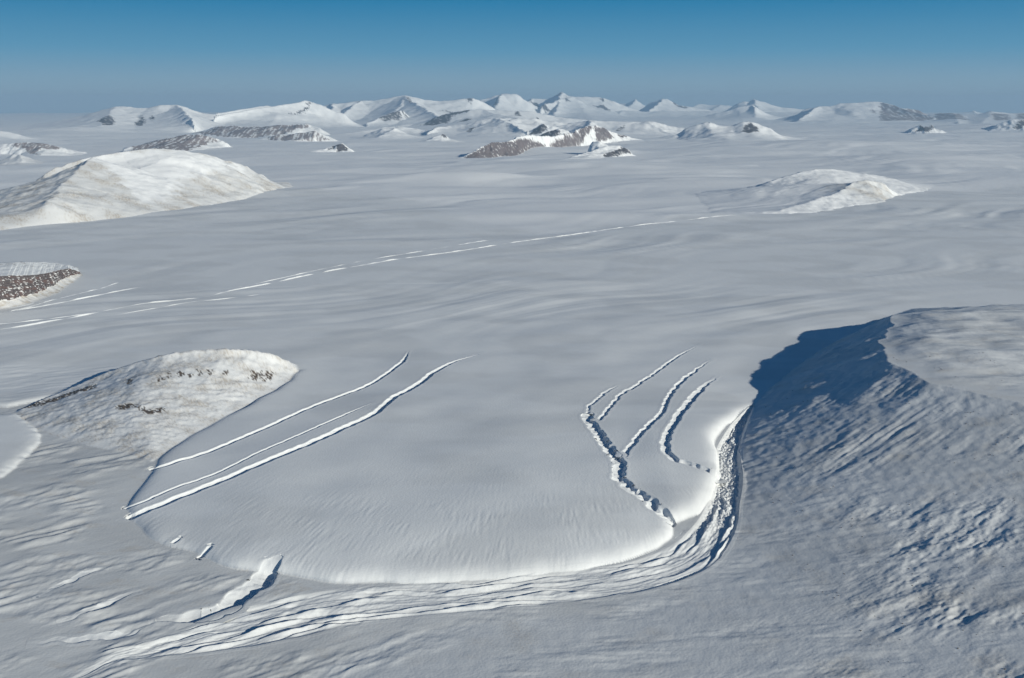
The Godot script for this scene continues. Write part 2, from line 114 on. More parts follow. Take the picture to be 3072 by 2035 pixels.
		"spot": [], "clear": [], "rocks": [[19152,52576,19401,51755,20647,52654,21195,52654,21762,52537,20399,48938,17665,48351,18483,50738], [18325,51559,18493,51403,18114,50425,18130,50855], [18850,52067,19020,51911,18838,51637]]},
	{"name": "mountain", "label": "low ribbed range trailing off to the frame's right edge", "category": "mountain", "p": 1.76, "step": 58.7, "style": 1, "rough": 0.04, "tan": 0.00, "cover": 0.35,
		"poly": [18328,45604,19786,43225,21383,40951,28896,45604,35038,52500,33004,54818,30954,55422,28463,55875,26613,55445,25963,55385,25462,55573,24915,55800,24382,55302,23908,54939,23475,55120,22916,55445,22183,55445,21581,55272,21306,54667,19272,52500],
		"ridges": [[21306,52500,139.3,21581,52500,314.9,22183,52500,365.3,22916,52500,365.3,23475,52500,271.0,23908,52500,218.3,24382,52500,323.6,24915,52500,468.3,25462,52500,402.5,25963,52500,347.8,26613,52500,365.3,28463,52500,490.2,30954,52500,358.7,33004,52500,183.2], [22183,52500,365.3,24241,48458,226.5,26755,43838,65.8], [22916,52500,365.3,21341,48458,226.5,19416,43838,65.8], [24915,52500,468.3,22905,48458,290.3,20450,43838,84.3], [28463,52500,490.2,27260,50086,303.9,25789,47328,88.2]],
		"spot": [], "clear": [], "rocks": [[21915,52378,22753,52253,22572,50567,20939,46196,20164,48132], [23966,50567,25574,52066,22454,45447,21622,45135], [26145,52316,27736,52378,24345,45884,22655,45260]]},
	{"name": "mountain", "label": "pale round summit barely showing over the ribbed range", "category": "mountain", "p": 1.71, "step": 90.6, "style": 0, "rough": 0.02, "tan": 0.00, "cover": 0.00,
		"poly": [34994,80356,43461,80099,46004,81093,43991,83139,41543,83899,40171,83139,38797,82803,37635,83139,37053,84468,36419,83139,35329,82803,33316,81093],
		"ridges": [[35329,81093,4.0,36419,81093,63.9,37053,81093,300.8,37635,81093,63.9,38797,81093,4.0,40171,81093,63.9,41543,81093,199.3,43991,81093,63.9], [37053,81093,300.8,37057,80835,186.5,37061,80540,54.1]],
		"spot": [], "clear": [], "rocks": []},
	{"name": "mountain", "label": "small pale peak on the horizon at the far left", "category": "mountain", "p": 1.81, "step": 73.8, "style": 0, "rough": 0.02, "tan": 0.00, "cover": 0.00,
		"poly": [-37164,65504,-30144,65504,-29198,66091,-30740,70141,-31859,70141,-32520,70141,-33277,70141,-34705,70141,-36982,70141,-38524,66091],
		"ridges": [[-36982,66091,4.0,-34705,66091,4.0,-33277,66091,4.0,-32520,66091,4.0,-31859,66091,4.0,-30740,66091,4.0], [-34705,66091,4.0,-34682,65885,2.5,-34655,65651,0.7]],
		"spot": [], "clear": [], "rocks": []},
	{"name": "mountain", "label": "low snow ridge at the left edge below the small pale peak", "category": "mountain", "p": 1.81, "step": 27.4, "style": 0, "rough": 0.01, "tan": 0.00, "cover": 0.00,
		"poly": [-12064,20513,-10472,20513,-9894,21572,-10706,24500,-11337,25729,-11645,25970,-12055,26340,-12468,26598,-13091,26856,-14141,26930,-14772,24500],
		"ridges": [[-14141,24500,339.6,-13091,24500,319.0,-12468,24500,246.9,-12055,24500,174.7,-11645,24500,71.3,-11337,24500,4.0], [-13091,24500,319.0,-12955,23104,197.8,-12789,21509,57.4]],
		"spot": [], "clear": [], "rocks": []},
	{"name": "mountain", "label": "long low snow ridge closing the horizon behind every peak", "category": "mountain", "p": 1.81, "step": 73.9, "style": 0, "rough": 0.03, "tan": 0.00, "cover": 0.00,
		"poly": [-37079,57519,-16220,64846,8685,64013,37893,57519,53964,66108,42967,69179,35016,70150,30491,69762,27373,69956,23120,70344,19152,70732,16319,70926,12919,71508,8958,71120,7259,71508,3298,70732,-5194,71120,-13691,70344,-18229,69567,-21624,69956,-27866,69179,-31851,68836,-36380,68836,-42066,68836,-53063,66108],
		"ridges": [[-42066,66108,4.0,-36380,66108,4.0,-31851,66108,4.0,-27866,66108,52.7,-21624,66108,163.2,-18229,66108,108.0,-13691,66108,218.4,-5194,66108,328.8,3298,66108,273.6,7259,66108,383.9,8958,66108,328.8,12919,66108,383.9,16319,66108,301.2,19152,66108,273.6,23120,66108,218.4,27373,66108,163.2,30491,66108,135.6,35016,66108,190.8,42967,66108,52.7], [-36380,66108,4.0,-34809,63102,2.5,-32890,59666,0.7], [-21624,66108,163.2,-21424,65666,101.2,-21180,65161,29.4], [-5194,66108,328.8,-5452,65666,203.8,-5767,65161,59.2], [7259,66108,383.9,7000,65375,238.0,6685,64537,69.1], [12919,66108,383.9,12678,65375,238.0,12383,64537,69.1], [35016,66108,190.8,35917,63102,118.3,37018,59666,34.3]],
		"spot": [], "clear": [], "rocks": []},
	{"name": "rock_ridge", "label": "long mauve rock ridge with snow gullies behind the dome hill", "category": "rock ridge", "p": 1.00, "step": 31.3, "style": 1, "rough": 0.14, "tan": 0.00, "cover": 0.45,
		"poly": [-8856,27290,-7605,26609,-6459,26609,-5056,27726,-5039,28000,-5280,28940,-5528,29156,-5657,29300,-6108,29252,-6530,29264,-6935,29180,-7634,29252,-8149,29300,-8534,29036,-8958,28795,-9199,28000],
		"ridges": [[-8958,28000,71.1,-8534,28000,188.9,-8149,28000,318.3,-7634,28000,294.8,-6935,28000,259.5,-6530,28000,300.7,-6108,28000,294.8,-5657,28000,318.3,-5528,28000,247.8,-5280,28000,141.8], [-8149,28000,318.3,-7947,27513,197.4,-7699,26957,57.3], [-6530,28000,300.7,-6282,27513,186.4,-5980,26957,54.1], [-5657,28000,318.3,-5695,27904,197.4,-5742,27795,57.3], [-8534,28000,188.9,-8597,27752,117.1,-8673,27468,34.0], [-7634,28000,294.8,-7648,27513,182.8,-7664,26957,53.1]],
		"spot": [], "clear": [], "rocks": [[-8819,28028,-8465,27791,-8135,27960,-7611,27971,-6923,27949,-6525,27949,-5644,27994,-5643,27847,-5864,27633,-6198,26980,-6712,26710,-7639,26733,-8367,27239]]},
	{"name": "rock_ridge", "label": "striped rock ridge with white ledges, right of the mauve ridge", "category": "rock ridge", "p": 0.90, "step": 27.5, "style": 1, "rough": 0.12, "tan": 0.00, "cover": 0.50,
		"poly": [-6154,24469,-5221,24054,-4309,24469,-4263,24622,-4388,24979,-4476,25047,-4656,25221,-4823,25322,-5069,25236,-5382,25192,-5860,25127,-6053,25008,-6139,24979,-6264,24622],
		"ridges": [[-6139,24622,4.8,-6053,24622,25.6,-5860,24622,108.8,-5382,24622,154.5,-5069,24622,185.6,-4823,24622,245.7,-4656,24622,175.2,-4476,24622,52.7,-4388,24622,4.8], [-4823,24622,245.7,-4794,24423,152.3,-4759,24196,44.2], [-6053,24622,25.6,-6072,24568,15.9,-6095,24507,4.6], [-5860,24622,108.8,-5894,24568,67.4,-5934,24507,19.6]],
		"spot": [], "clear": [], "rocks": [[-6013,24590,-5852,24595,-5371,24590,-5061,24579,-4819,24600,-4655,24611,-4474,24521,-4650,24325,-5232,24107,-5805,24330]]},
	{"name": "rock_ridge", "label": "grey mauve rock hump partly hidden behind the dome hill", "category": "rock ridge", "p": 0.85, "step": 22.8, "style": 1, "rough": 0.10, "tan": 0.00, "cover": 0.45,
		"poly": [-7207,18661,-6585,18498,-6074,18827,-5785,20204,-5702,20407,-5839,20912,-5961,21000,-6183,21076,-6340,21107,-6709,21107,-7056,21025,-7495,20900,-7787,20763,-7924,20407],
		"ridges": [[-7787,20407,4.0,-7495,20407,97.6,-7056,20407,183.9,-6709,20407,239.9,-6340,20407,239.9,-6183,20407,218.4,-5961,20407,166.7,-5839,20407,106.2], [-6709,20407,239.9,-7057,19739,148.7,-7482,18975,43.2], [-6340,20407,239.9,-6511,19739,148.7,-6720,18975,43.2], [-7495,20407,97.6,-7146,19796,60.5,-6720,19098,17.6]],
		"spot": [], "clear": [], "rocks": [[-7262,19142,-7472,20343,-7039,20354,-6699,20376,-6331,20376,-5971,20387,-6081,20037,-6128,19480,-6098,18902,-6348,18749,-6806,18673,-7179,18804]]},
	{"name": "nunatak", "label": "small dark nunatak with a long snow tail on the plain", "category": "nunatak", "p": 1.00, "step": 14.0, "style": 0, "rough": 0.20, "tan": 0.00, "cover": 0.00,
		"poly": [-3833,18338,-3283,18827,-2990.2,18827,-3015,19113,-3068,19318,-3120,19379,-3174,19448,-3252,19513,-3302,19478,-3453,19397,-3622,19318,-3675,19113],
		"ridges": [[-3622,19113,4.0,-3453,19113,67.5,-3302,19113,132.3,-3252,19113,160.6,-3174,19113,108.0,-3120,19113,52.9,-3068,19113,4.0], [-3252,19113,160.6,-3215,19013,99.6,-3171,18899,28.9], [-3849,18415,4.0,-3627,18720,36.9,-3394,19009,72.0]],
		"spot": [], "clear": [], "rocks": [[-3333,19046,-3251,19110,-3171,19110,-3107,19056,-3134,18913,-3303,18854], [-3492,18825,-3400,19051,-3309,19105,-3302,19061,-3401,18958,-3462,18790]]},
	{"name": "rock_ridge", "label": "dark banded cliff with white gullies at the left edge of the plain", "category": "rock ridge", "p": 0.70, "step": 14.0, "style": 1, "rough": 0.12, "tan": 0.00, "cover": 0.30,
		"poly": [-10004,18025,-8981,18006,-8178,17288,-7888,18180,-7834,18295,-7975,18784,-8127,18904,-8264,19007,-8479,19127,-8815,19195,-9109,19161,-9341,19109,-9979,18990,-10119,18295],
		"ridges": [[-9979,18295,110.9,-9341,18295,165.2,-9109,18295,188.4,-8815,18295,203.9,-8479,18295,172.9,-8264,18295,118.6,-8127,18295,72.1,-7975,18295,17.7], [-8815,18295,203.9,-8757,18194,126.4,-8686,18079,36.7]],
		"spot": [], "clear": [], "rocks": [[-9059,18182,-9081,18269,-8797,18254,-8479,18429,-8221,18246,-8257,18150,-8474,18014,-8455,17727,-8262,17504,-8526,17711,-8767,18038]]},
	{"name": "hill", "label": "small white cone in front of the dark banded cliff", "category": "hill", "p": 1.71, "step": 14.0, "style": 0, "rough": 0.03, "tan": 0.30, "cover": 0.00,
		"poly": [-7702,14644,-7146,14417,-6941,14644,-7022,15232,-7284,15579,-7372,15654,-7498,15907,-7578,15893,-7701,15731,-7943,15592,-8204,15232],
		"ridges": [[-7943,15232,9.6,-7701,15232,68.1,-7578,15232,136.9,-7498,15232,142.7,-7372,15232,35.6,-7284,15232,4.0], [-7498,15232,142.7,-7392,15026,88.5,-7263,14791,25.7]],
		"spot": [], "clear": [], "rocks": []},
	{"name": "nunatak", "label": "large brown nunatak with a snow saddle and a dark crowned summit", "category": "nunatak", "p": 1.00, "step": 13.0, "style": 3, "rough": 0.07, "tan": 0.00, "cover": -0.12,
		"poly": [-881.0,16479,-717.4,16608,-351.0,17079,87.7,17634,575.4,18996,971.5,20267,1406.8,21719,2160.4,23138,3119,24406,3336,24521,3080,24992,2834.0,24797,2555.5,24589,2334.3,24463,2160.3,24453,1960.2,24300,1756.7,23946,1417.9,23086,1337.6,22764,972.8,21442,773.3,20756,587.8,20165,344.6,19510,-61.8,18613,-370.5,18243,-635.5,17583,-801.8,17238,-846.4,17096,-1102.0,16642],
		"ridges": [[-846.4,16642,4.0,-801.8,16771,16.2,-635.5,17006,115.9,-370.5,17538,232.7,-61.8,17916,225.9,344.6,18815,223.9,587.8,19464,229.3,773.3,20060,224.9,972.8,20714,254.5,1337.6,21981,304.8,1417.9,22271,334.4,1756.7,23046,411.6,1960.2,23408,403.9,2160.3,23654,319.2,2334.3,23776,216.1,2555.5,23983,142.4,2834.0,24267,73.0,3080,24521,18.8], [1954.3,23398,404.1,1792.2,22817,205.3,1536.3,22062,60.5], [-374.2,17531,232.9,-325.1,17305,116.8]],
		"spot": [], "clear": [], "rocks": [[-807.1,16728,-635.8,17013,-367.0,17547,-65.6,17904,170.0,18331,547.7,19079,654.3,19293,580.1,18509,120.7,16906,-338.8,16479,-717.1,16479], [593.7,18687,784.0,19863,1046.8,20860,1408.8,22214,1755.8,23033,1882.2,23247,1801.8,22962,1649.4,22463,1478.2,21893,924.1,19008], [1905.3,23282,2043.9,23496,2227.5,23710,2432.6,23674,2109.6,23140,1912.7,22819], [2497.4,23923,2803.9,24244,2644.0,23923,2508.3,23816]]},
	{"name": "nunatak", "label": "small snowy knob with dark rock at the big nunatak's front right", "category": "nunatak", "p": 1.00, "step": 14.0, "style": 0, "rough": 0.15, "tan": 0.00, "cover": 0.00,
		"poly": [710.4,15396,1300.3,16101,1520.4,16608,1903.0,17148,2124.1,17382,2168.8,17475,2104.6,17745,2011.7,17827,1896.7,17894,1783.4,17901,1647.8,17894,1469.0,17975,1368.1,17931,1303.9,17475],
		"ridges": [[1368.1,17475,205.5,1469.0,17475,249.9,1647.8,17475,168.5,1783.4,17475,175.9,1896.7,17475,168.5,2011.7,17475,101.7,2104.6,17475,20.0], [1647.8,17475,168.5,1364.1,16926,98.1,883.9,16143,25.2]],
		"spot": [], "clear": [], "rocks": [[1525.0,16745,1588.8,16971,1765.3,17274,1904.8,17479,1995.8,17468,2068.2,17425,1914.6,17263,1777.8,17015,1604.2,16734], [1495.2,17468,1632.4,17479,1767.8,17468,1670.8,17479]]},
	{"name": "nunatak", "label": "tilted dark rock knob with a snow cap behind the big nunatak", "category": "nunatak", "p": 1.00, "step": 20.0, "style": 0, "rough": 0.12, "tan": 0.00, "cover": 0.00,
		"poly": [76.4,27290,539.6,26945,1513.6,27789,1631.0,28087,1527.7,28601,1285.2,28685,958.8,28756,845.2,28787,609.7,28637,422.9,28530,139.0,28458,35.7,28087],
		"ridges": [[139.0,28087,21.1,422.9,28087,92.1,609.7,28087,198.5,845.2,28087,347.1,958.8,28087,316.5,1285.2,28087,245.7,1527.7,28087,163.1]],
		"spot": [], "clear": [], "rocks": [[412.4,27369,608.4,28024,844.8,28070,957.0,28024,973.9,27793,726.4,27446]]},
	{"name": "nunatak", "label": "speckled rock hump touching the big nunatak's saddle", "category": "nunatak", "p": 1.00, "step": 18.0, "style": 0, "rough": 0.15, "tan": 0.00, "cover": 0.00,
		"poly": [423.2,23653,962.9,23138,1494.4,23663,1486.0,23954,1407.2,24435,1225.8,24521,1065.9,24554,881.1,24478,541.8,24322,428.5,24274,349.8,23954],
		"ridges": [[428.5,23954,19.0,541.8,23954,64.5,881.1,23954,211.0,1065.9,23954,281.6,1225.8,23954,251.4,1407.2,23954,170.7]],
		"spot": [], "clear": [], "rocks": [[561.7,23920,880.4,23932,1065.5,23944,1113.5,23855,1168.3,23695,876.1,23505]]},
	{"name": "hill", "label": "rolling white foothills in front of the level ridge", "category": "hill", "p": 1.91, "step": 33.7, "style": 0, "rough": 0.03, "tan": 0.00, "cover": 0.00,
		"poly": [-2653.5,28877,-1138.2,25541,192.9,27164,1950.8,28980,2803.4,30151,1897.3,31762,1158.0,32032,652.9,32254,148.6,32311,-484.7,32311,-911.6,32200,-1365.5,31933,-1871.0,31819,-2381.8,31591,-2638.7,31419,-3545,30151],
		"ridges": [[-2638.7,30151,83.6,-2381.8,30151,159.7,-1871.0,30151,261.0,-1365.5,30151,311.6,-911.6,30151,430.3,-484.7,30151,479.5,148.6,30151,479.5,652.9,30151,454.3,1158.0,30151,355.8,1897.3,30151,235.7], [-484.7,30151,479.5,28.8,28537,297.3,656.4,26693,86.3], [148.6,30151,479.5,-210.2,29106,297.3,-648.8,27911,86.3], [-2381.8,30151,159.7,-2525.2,29705,99.0,-2700.6,29195,28.7], [-1871.0,30151,261.0,-2335.1,28537,161.8,-2902.3,26693,47.0]],
		"spot": [], "clear": [], "rocks": [[-1154.8,29365,-1117.5,29733,-1068.9,29082,-1187.9,28317,-1269.7,28515], [-191.4,28742,-117.4,28770,-92.0,28543]]},
	{"name": "hill", "label": "low wavy snow rise left of the two humped hill", "category": "hill", "p": 1.91, "step": 32.8, "style": 0, "rough": 0.02, "tan": 0.00, "cover": 0.00,
		"poly": [1285.4,28038,2854.7,24874,5027,28038,6084,29391,5261,30771,4500,31011,4181,31251,3991,31281,3236,31191,2276.4,31251,1848.2,31161,1344.8,30891,522.1,29391],
		"ridges": [[1344.8,29391,227.7,1848.2,29391,338.7,2276.4,29391,375.7,3236,29391,351.0,3991,29391,388.0,4181,29391,375.7,4500,29391,277.1,5261,29391,178.3], [2276.4,29391,375.7,2071.2,27810,232.9,1820.4,26003,67.6], [3991,29391,388.0,4184,28918,240.6,4419,28376,69.8]],
		"spot": [], "clear": [], "rocks": [[2903.2,28305,3201,29056,3314,29056,3039,28439]]},
	{"name": "hill", "label": "two humped white hill with a dark rock scar on its right hump", "category": "hill", "p": 1.91, "step": 28.5, "style": 0, "rough": 0.02, "tan": 0.00, "cover": 0.00,
		"poly": [3584,22685,4021,20422,4901,20422,6967,23895,8009,25500,7321,26594,6842,26816,6480,27214,6174,27465,6023,27513,5869,27525,5661,27400,5493,27246,5280,27270,4996,27444,4891,27467,4639,27246,4423,27060,4133,26734,3444,25500],
		"ridges": [[4133,25500,102.1,4423,25500,252.4,4639,25500,338.1,4891,25500,439.8,4996,25500,429.1,5280,25500,348.8,5493,25500,338.1,5661,25500,408.8,5869,25500,466.5,6023,25500,461.1,6174,25500,438.7,6480,25500,323.1,6842,25500,139.7,7321,25500,37.5]],
		"spot": [], "clear": [], "rocks": [[5635,24761,5850,25296,6028,25415,6132,25207,6157,25058,5830,24613], [6355,25445,6508,25474,6457,25356], [4953,25504,5019,25504,4987,25445]]},
	{"name": "nunatak", "label": "dark blue nunatak with snow hollows alone on the right plain", "category": "nunatak", "p": 1.00, "step": 22.0, "style": 0, "rough": 0.20, "tan": 0.00, "cover": 0.00,
		"poly": [12095,30839,12512,30400,13355,30839,13444,31000,13356,31271,13036,31392,12919,31500,12706,31444,12559,31500,12413,31309,12223,31258,12135,31000],
		"ridges": [[12223,31000,8.4,12413,31000,60.6,12559,31000,256.0,12706,31000,198.7,12919,31000,256.0,13036,31000,145.3,13356,31000,21.4], [12559,31000,256.0,12610,30790,158.7,12672,30550,46.1]],
		"spot": [], "clear": [], "rocks": [[12329,30773,12554,30985,12706,30985,12916,30989,13023,30966,12789,30777,12605,30538,12550,30676]]},
	{"name": "nunatak", "label": "shaded dark nunatak cut by the frame's right edge", "category": "nunatak", "p": 1.00, "step": 24.0, "style": 0, "rough": 0.15, "tan": 0.00, "cover": 0.00,
		"poly": [15047,31756,15973,31291,17403,31945,17488,32093,17344,32566,16773,32762,16303,32922,16159,32993,15828,32940,15399,32700,15270,32602,15126,32093],
		"ridges": [[15270,32093,44.5,15399,32093,118.7,15828,32093,300.6,16159,32093,340.9,16303,32093,287.1,16773,32093,165.9,17344,32093,17.5], [16159,32093,340.9,16281,31812,211.4,16429,31491,61.4]],
		"spot": [], "clear": [], "rocks": [[15726,31625,16107,31974,16284,32053,16228,31782,15861,31483]]},
	{"name": "hill", "label": "little snow knoll with a rocky tip on the central plain", "category": "hill", "p": 1.71, "step": 18.0, "style": 0, "rough": 0.03, "tan": 0.00, "cover": 0.00,
		"poly": [-2088.8,22688,-1338.2,23247,-1064.3,24006,-1433.1,24447,-1514.7,24621,-1658.0,24816,-1699.3,24816,-2043.7,24447,-2106.2,24419,-2475.0,24006],
		"ridges": [[-2106.2,24006,4.0,-2043.7,24006,17.0,-1699.3,24006,189.3,-1658.0,24006,189.3,-1514.7,24006,98.2,-1433.1,24006,17.0], [-1699.3,24006,189.3,-1851.1,23740,117.4,-2036.6,23437,34.1]],
		"spot": [], "clear": [], "rocks": [[-1687.4,23979,-1586.3,24006,-1528.7,23899,-1657.9,23836]]},
	{"name": "hill", "label": "smooth white knoll below the fan of dark rock", "category": "hill", "p": 1.81, "step": 22.0, "style": 0, "rough": 0.01, "tan": 0.00, "cover": 0.00,
		"poly": [-3838,25203,-2426.8,25203,-2205.5,26619,-2676.2,27341,-2959.5,27660,-3084,27834,-3416,27805,-3705,27573,-3937,27341,-4408,26619],
		"ridges": [[-3937,26619,44.6,-3705,26619,134.4,-3416,26619,224.0,-3084,26619,235.2,-2959.5,26619,168.0,-2676.2,26619,44.6], [-3084,26619,235.2,-3203,26123,145.8,-3348,25557,42.3]],
		"spot": [], "clear": [], "rocks": []},
	{"name": "hill", "label": "low white spur running out below the twin peaks", "category": "hill", "p": 1.81, "step": 33.3, "style": 0, "rough": 0.02, "tan": 0.00, "cover": 0.00,
		"poly": [-5390,27608,-3845,27608,-2309.5,29242,-1576.4,29765,-2349.4,31096,-2859.2,31559,-3625,31790,-4268,31328,-4912,30864,-5814,30796,-6587,29765],
		"ridges": [[-5814,29765,4.0,-4912,29765,18.8,-4268,29765,119.1,-3625,29765,219.2,-2859.2,29765,169.1,-2349.4,29765,68.9], [-3625,29765,219.2,-4072,29010,135.9,-4618,28147,39.4], [-4912,29765,18.8,-4539,29010,11.7,-4082,28147,3.4]],
		"spot": [], "clear": [], "rocks": []},
]

const CELL := 20.0
const GX0 := -3400.0
const GD0 := 800.0
const GNX := 341
const GND := 221

var s_fore: PackedFloat32Array
var s_edge: PackedFloat32Array
var s_base: PackedFloat32Array
var s_back: PackedFloat32Array
var back_edge: PackedFloat32Array
var s_lake: PackedFloat32Array
var n_a: FastNoiseLite
var n_b: FastNoiseLite
var n_c: FastNoiseLite
var n_d: FastNoiseLite
var n_r: FastNoiseLite
var n_e: FastNoiseLite
var n_f: FastNoiseLite
var mats := {}
var used_names := {}

func _ready():
	view_and_light()
	make_noises()
	make_materials()
	make_fields()
	near_terrain()
	far_terrain()
	for i in LANDFORMS.size():
		landform(LANDFORMS[i], i if i < 2 else i + 1)
	cliff()
	for c in CHANNELS:
		channel(c)
	layered_bank()
	rubble()

# ------------------------------------------------------------------ camera, sky, sun
func view_and_light():
	var cam := Camera3D.new()
	cam.name = "camera"
	cam.fov = 38.0
	cam.near = 5.0
	cam.far = 150000.0
	cam.position = Vector3(0, 900, 0)
	cam.rotation_degrees = Vector3(-13.5, 0, 0)
	add_child(cam)
	cam.current = true

	var env := Environment.new()
	env.background_mode = Environment.BG_SKY
	env.tonemap_mode = Environment.TONE_MAPPER_LINEAR
	env.tonemap_exposure = 1.06
	env.background_energy_multiplier = 1.0
	env.ambient_light_source = Environment.AMBIENT_SOURCE_SKY
	env.sdfgi_enabled = true
	env.ssao_enabled = true
	env.ssil_enabled = true
	env.fog_enabled = true
	env.fog_light_color = Color(0.74, 0.88, 1.0)
	env.fog_density = 0.000014
	# clear polar sky: pale at the horizon, deepening fast, dark blue overhead
	var stops := [[-90.0, Vector3(.24, .345, .43)], [0.0, Vector3(.235, .345, .43)], [1.2, Vector3(.20, .335, .44)], [2.8, Vector3(.09, .275, .435)], [5.5, Vector3(.014, .185, .37)], [12.0, Vector3(.005, .10, .26)], [30.0, Vector3(.002, .045, .135)], [90.0, Vector3(.001, .022, .08)]]
	var img := Image.create(2048, 1024, false, Image.FORMAT_RGBAF)
	for r in 1024:
		var e := 90.0 - (r + 0.5) / 1024.0 * 180.0
		var c: Vector3 = stops[0][1]
		for k in stops.size() - 1:
			if e >= stops[k][0] and e <= stops[k + 1][0]:
				var t: float = (e - stops[k][0]) / (stops[k + 1][0] - stops[k][0])
				c = (stops[k][1] as Vector3).lerp(stops[k + 1][1], t)
		img.fill_rect(Rect2i(0, r, 2048, 1), Color(c.x, c.y, c.z))
	var pano := PanoramaSkyMaterial.new()
	pano.panorama = ImageTexture.create_from_image(img)
	var sky := Sky.new()
	sky.sky_material = pano
	env.sky = sky
	var we := WorldEnvironment.new()
	we.name = "environment"
	we.environment = env
	add_child(we)

	var sun := DirectionalLight3D.new()
	sun.name = "sun"
	sun.light_energy = 1.4
	sun.light_color = Color(1.0, 0.988, 0.94)
	sun.light_angular_distance = 0.5
	sun.shadow_enabled = true
	sun.directional_shadow_max_distance = 20000.0
	add_child(sun)
	var el := deg_to_rad(18.0)
	var az := deg_to_rad(35.0)   # behind the right shoulder
	sun.look_at_from_position(Vector3.ZERO, -Vector3(cos(el) * cos(az), sin(el), cos(el) * sin(az)), Vector3.UP)

# ------------------------------------------------------------------ noise and materials
func noise(seed_: int, oct: int, ridged := false) -> FastNoiseLite:
	var n := FastNoiseLite.new()
	n.noise_type = FastNoiseLite.TYPE_SIMPLEX_SMOOTH
	n.seed = seed_
	n.frequency = 1.0
	n.fractal_type = FastNoiseLite.FRACTAL_RIDGED if ridged else FastNoiseLite.FRACTAL_FBM
	n.fractal_octaves = oct
	if oct == 1:
		n.fractal_type = FastNoiseLite.FRACTAL_NONE
	return n

func make_noises():
	n_a = noise(11, 1)
	n_b = noise(28, 2)
	n_c = noise(45, 3)
	n_d = noise(62, 4)
	n_r = noise(79, 3, true)
	n_e = noise(96, 2)
	n_f = noise(113, 3)

func relief(size: int, wave: float, oct: int, seed_: int) -> NoiseTexture2D:
	var n := FastNoiseLite.new()
	n.noise_type = FastNoiseLite.TYPE_SIMPLEX_SMOOTH
	n.seed = seed_
	n.frequency = 1.0 / wave
	n.fractal_octaves = oct
	var t := NoiseTexture2D.new()
	t.width = size
	t.height = size
	t.seamless = true
	t.noise = n
	return t

func make_materials():
	var snow := StandardMaterial3D.new()
	snow.vertex_color_use_as_albedo = true
	snow.roughness = 0.75
	snow.metallic_specular = 0.25
	snow.uv1_triplanar = true
	snow.uv1_world_triplanar = true
	snow.uv1_scale = Vector3.ONE / 900.0
	snow.heightmap_enabled = true
	snow.heightmap_texture = relief(1024, 9.0, 3, 5)
	snow.heightmap_scale = 30.0
	mats.snow = snow
	var rock := StandardMaterial3D.new()
	rock.vertex_color_use_as_albedo = true
	rock.roughness = 0.9
	rock.metallic_specular = 0.2
	rock.uv1_triplanar = true
	rock.uv1_world_triplanar = true
	rock.uv1_scale = Vector3.ONE / 500.0
	rock.heightmap_enabled = true
	rock.heightmap_texture = relief(512, 16.0, 4, 9)
	rock.heightmap_scale = 500.0
	mats.rock = rock

# ------------------------------------------------------------------ distance fields of the near ground
func seg(x: float, d: float, ax: float, ad: float, bx: float, bd: float) -> Vector2:   # (distance, share along)
	var dx := bx - ax
	var dd := bd - ad
	var t := clampf(((x - ax) * dx + (d - ad) * dd) / (dx * dx + dd * dd + 1e-6), 0.0, 1.0)
	var ex := x - ax - t * dx
	var ed := d - ad - t * dd
	return Vector2(sqrt(ex * ex + ed * ed), t)

func signed_poly(x: float, d: float, p: PackedFloat32Array) -> float:   # negative inside
	var n := p.size() / 2
	var best := 1e9
	var inside := false
	var ax := p[2 * n - 2]
	var ad := p[2 * n - 1]
	for i in n:
		var bx := p[2 * i]
		var bd := p[2 * i + 1]
		var dx := bx - ax
		var dd := bd - ad
		var t := clampf(((x - ax) * dx + (d - ad) * dd) / (dx * dx + dd * dd + 1e-6), 0.0, 1.0)
		var ex := x - ax - t * dx
		var ed := d - ad - t * dd
		best = minf(best, ex * ex + ed * ed)
		if (ad > d) != (bd > d) and x < (bx - ax) * (d - ad) / (bd - ad) + ax:
			inside = not inside
		ax = bx
		ad = bd
	return -sqrt(best) if inside else sqrt(best)

func inside_poly(x: float, d: float, p: PackedFloat32Array) -> bool:
	var n := p.size() / 2
	var inside := false
	var ax := p[2 * n - 2]
	var ad := p[2 * n - 1]
	for i in n:
		var bx := p[2 * i]
		var bd := p[2 * i + 1]
		if (ad > d) != (bd > d) and x < (bx - ax) * (d - ad) / (bd - ad) + ax:
			inside = not inside
		ax = bx
		ad = bd
	return inside

func ridge_at(x: float, d: float, p: PackedFloat32Array) -> Vector2:   # (distance, height of the nearest point)
	var best := 1e18
	var h := 0.0
	for i in p.size() / 3 - 1:
		var ax := p[3 * i]
		var ad := p[3 * i + 1]
		var dx := p[3 * i + 3] - ax
		var dd := p[3 * i + 4] - ad
		var t := clampf(((x - ax) * dx + (d - ad) * dd) / (dx * dx + dd * dd + 1e-6), 0.0, 1.0)
		var ex := x - ax - t * dx
		var ed := d - ad - t * dd
		var q := ex * ex + ed * ed
		if q < best:
			best = q
			h = p[3 * i + 2] + (p[3 * i + 5] - p[3 * i + 2]) * t
	return Vector2(sqrt(best), h)

func field(p: Array) -> PackedFloat32Array:
	var q := PackedFloat32Array(p)
	var out := PackedFloat32Array()
	out.resize(GNX * GND)
	for j in GND:
		for i in GNX:
			out[j * GNX + i] = signed_poly(GX0 + i * CELL, GD0 + j * CELL, q)
	return out

func make_fields():
	s_fore = field(FORE)
	s_edge = field(HILL_EDGE)
	s_base = field(HILL_BASE)
	s_back = field(BACK_BASE)
	s_lake = field(LAKE)
	back_edge = PackedFloat32Array(BACK_EDGE)

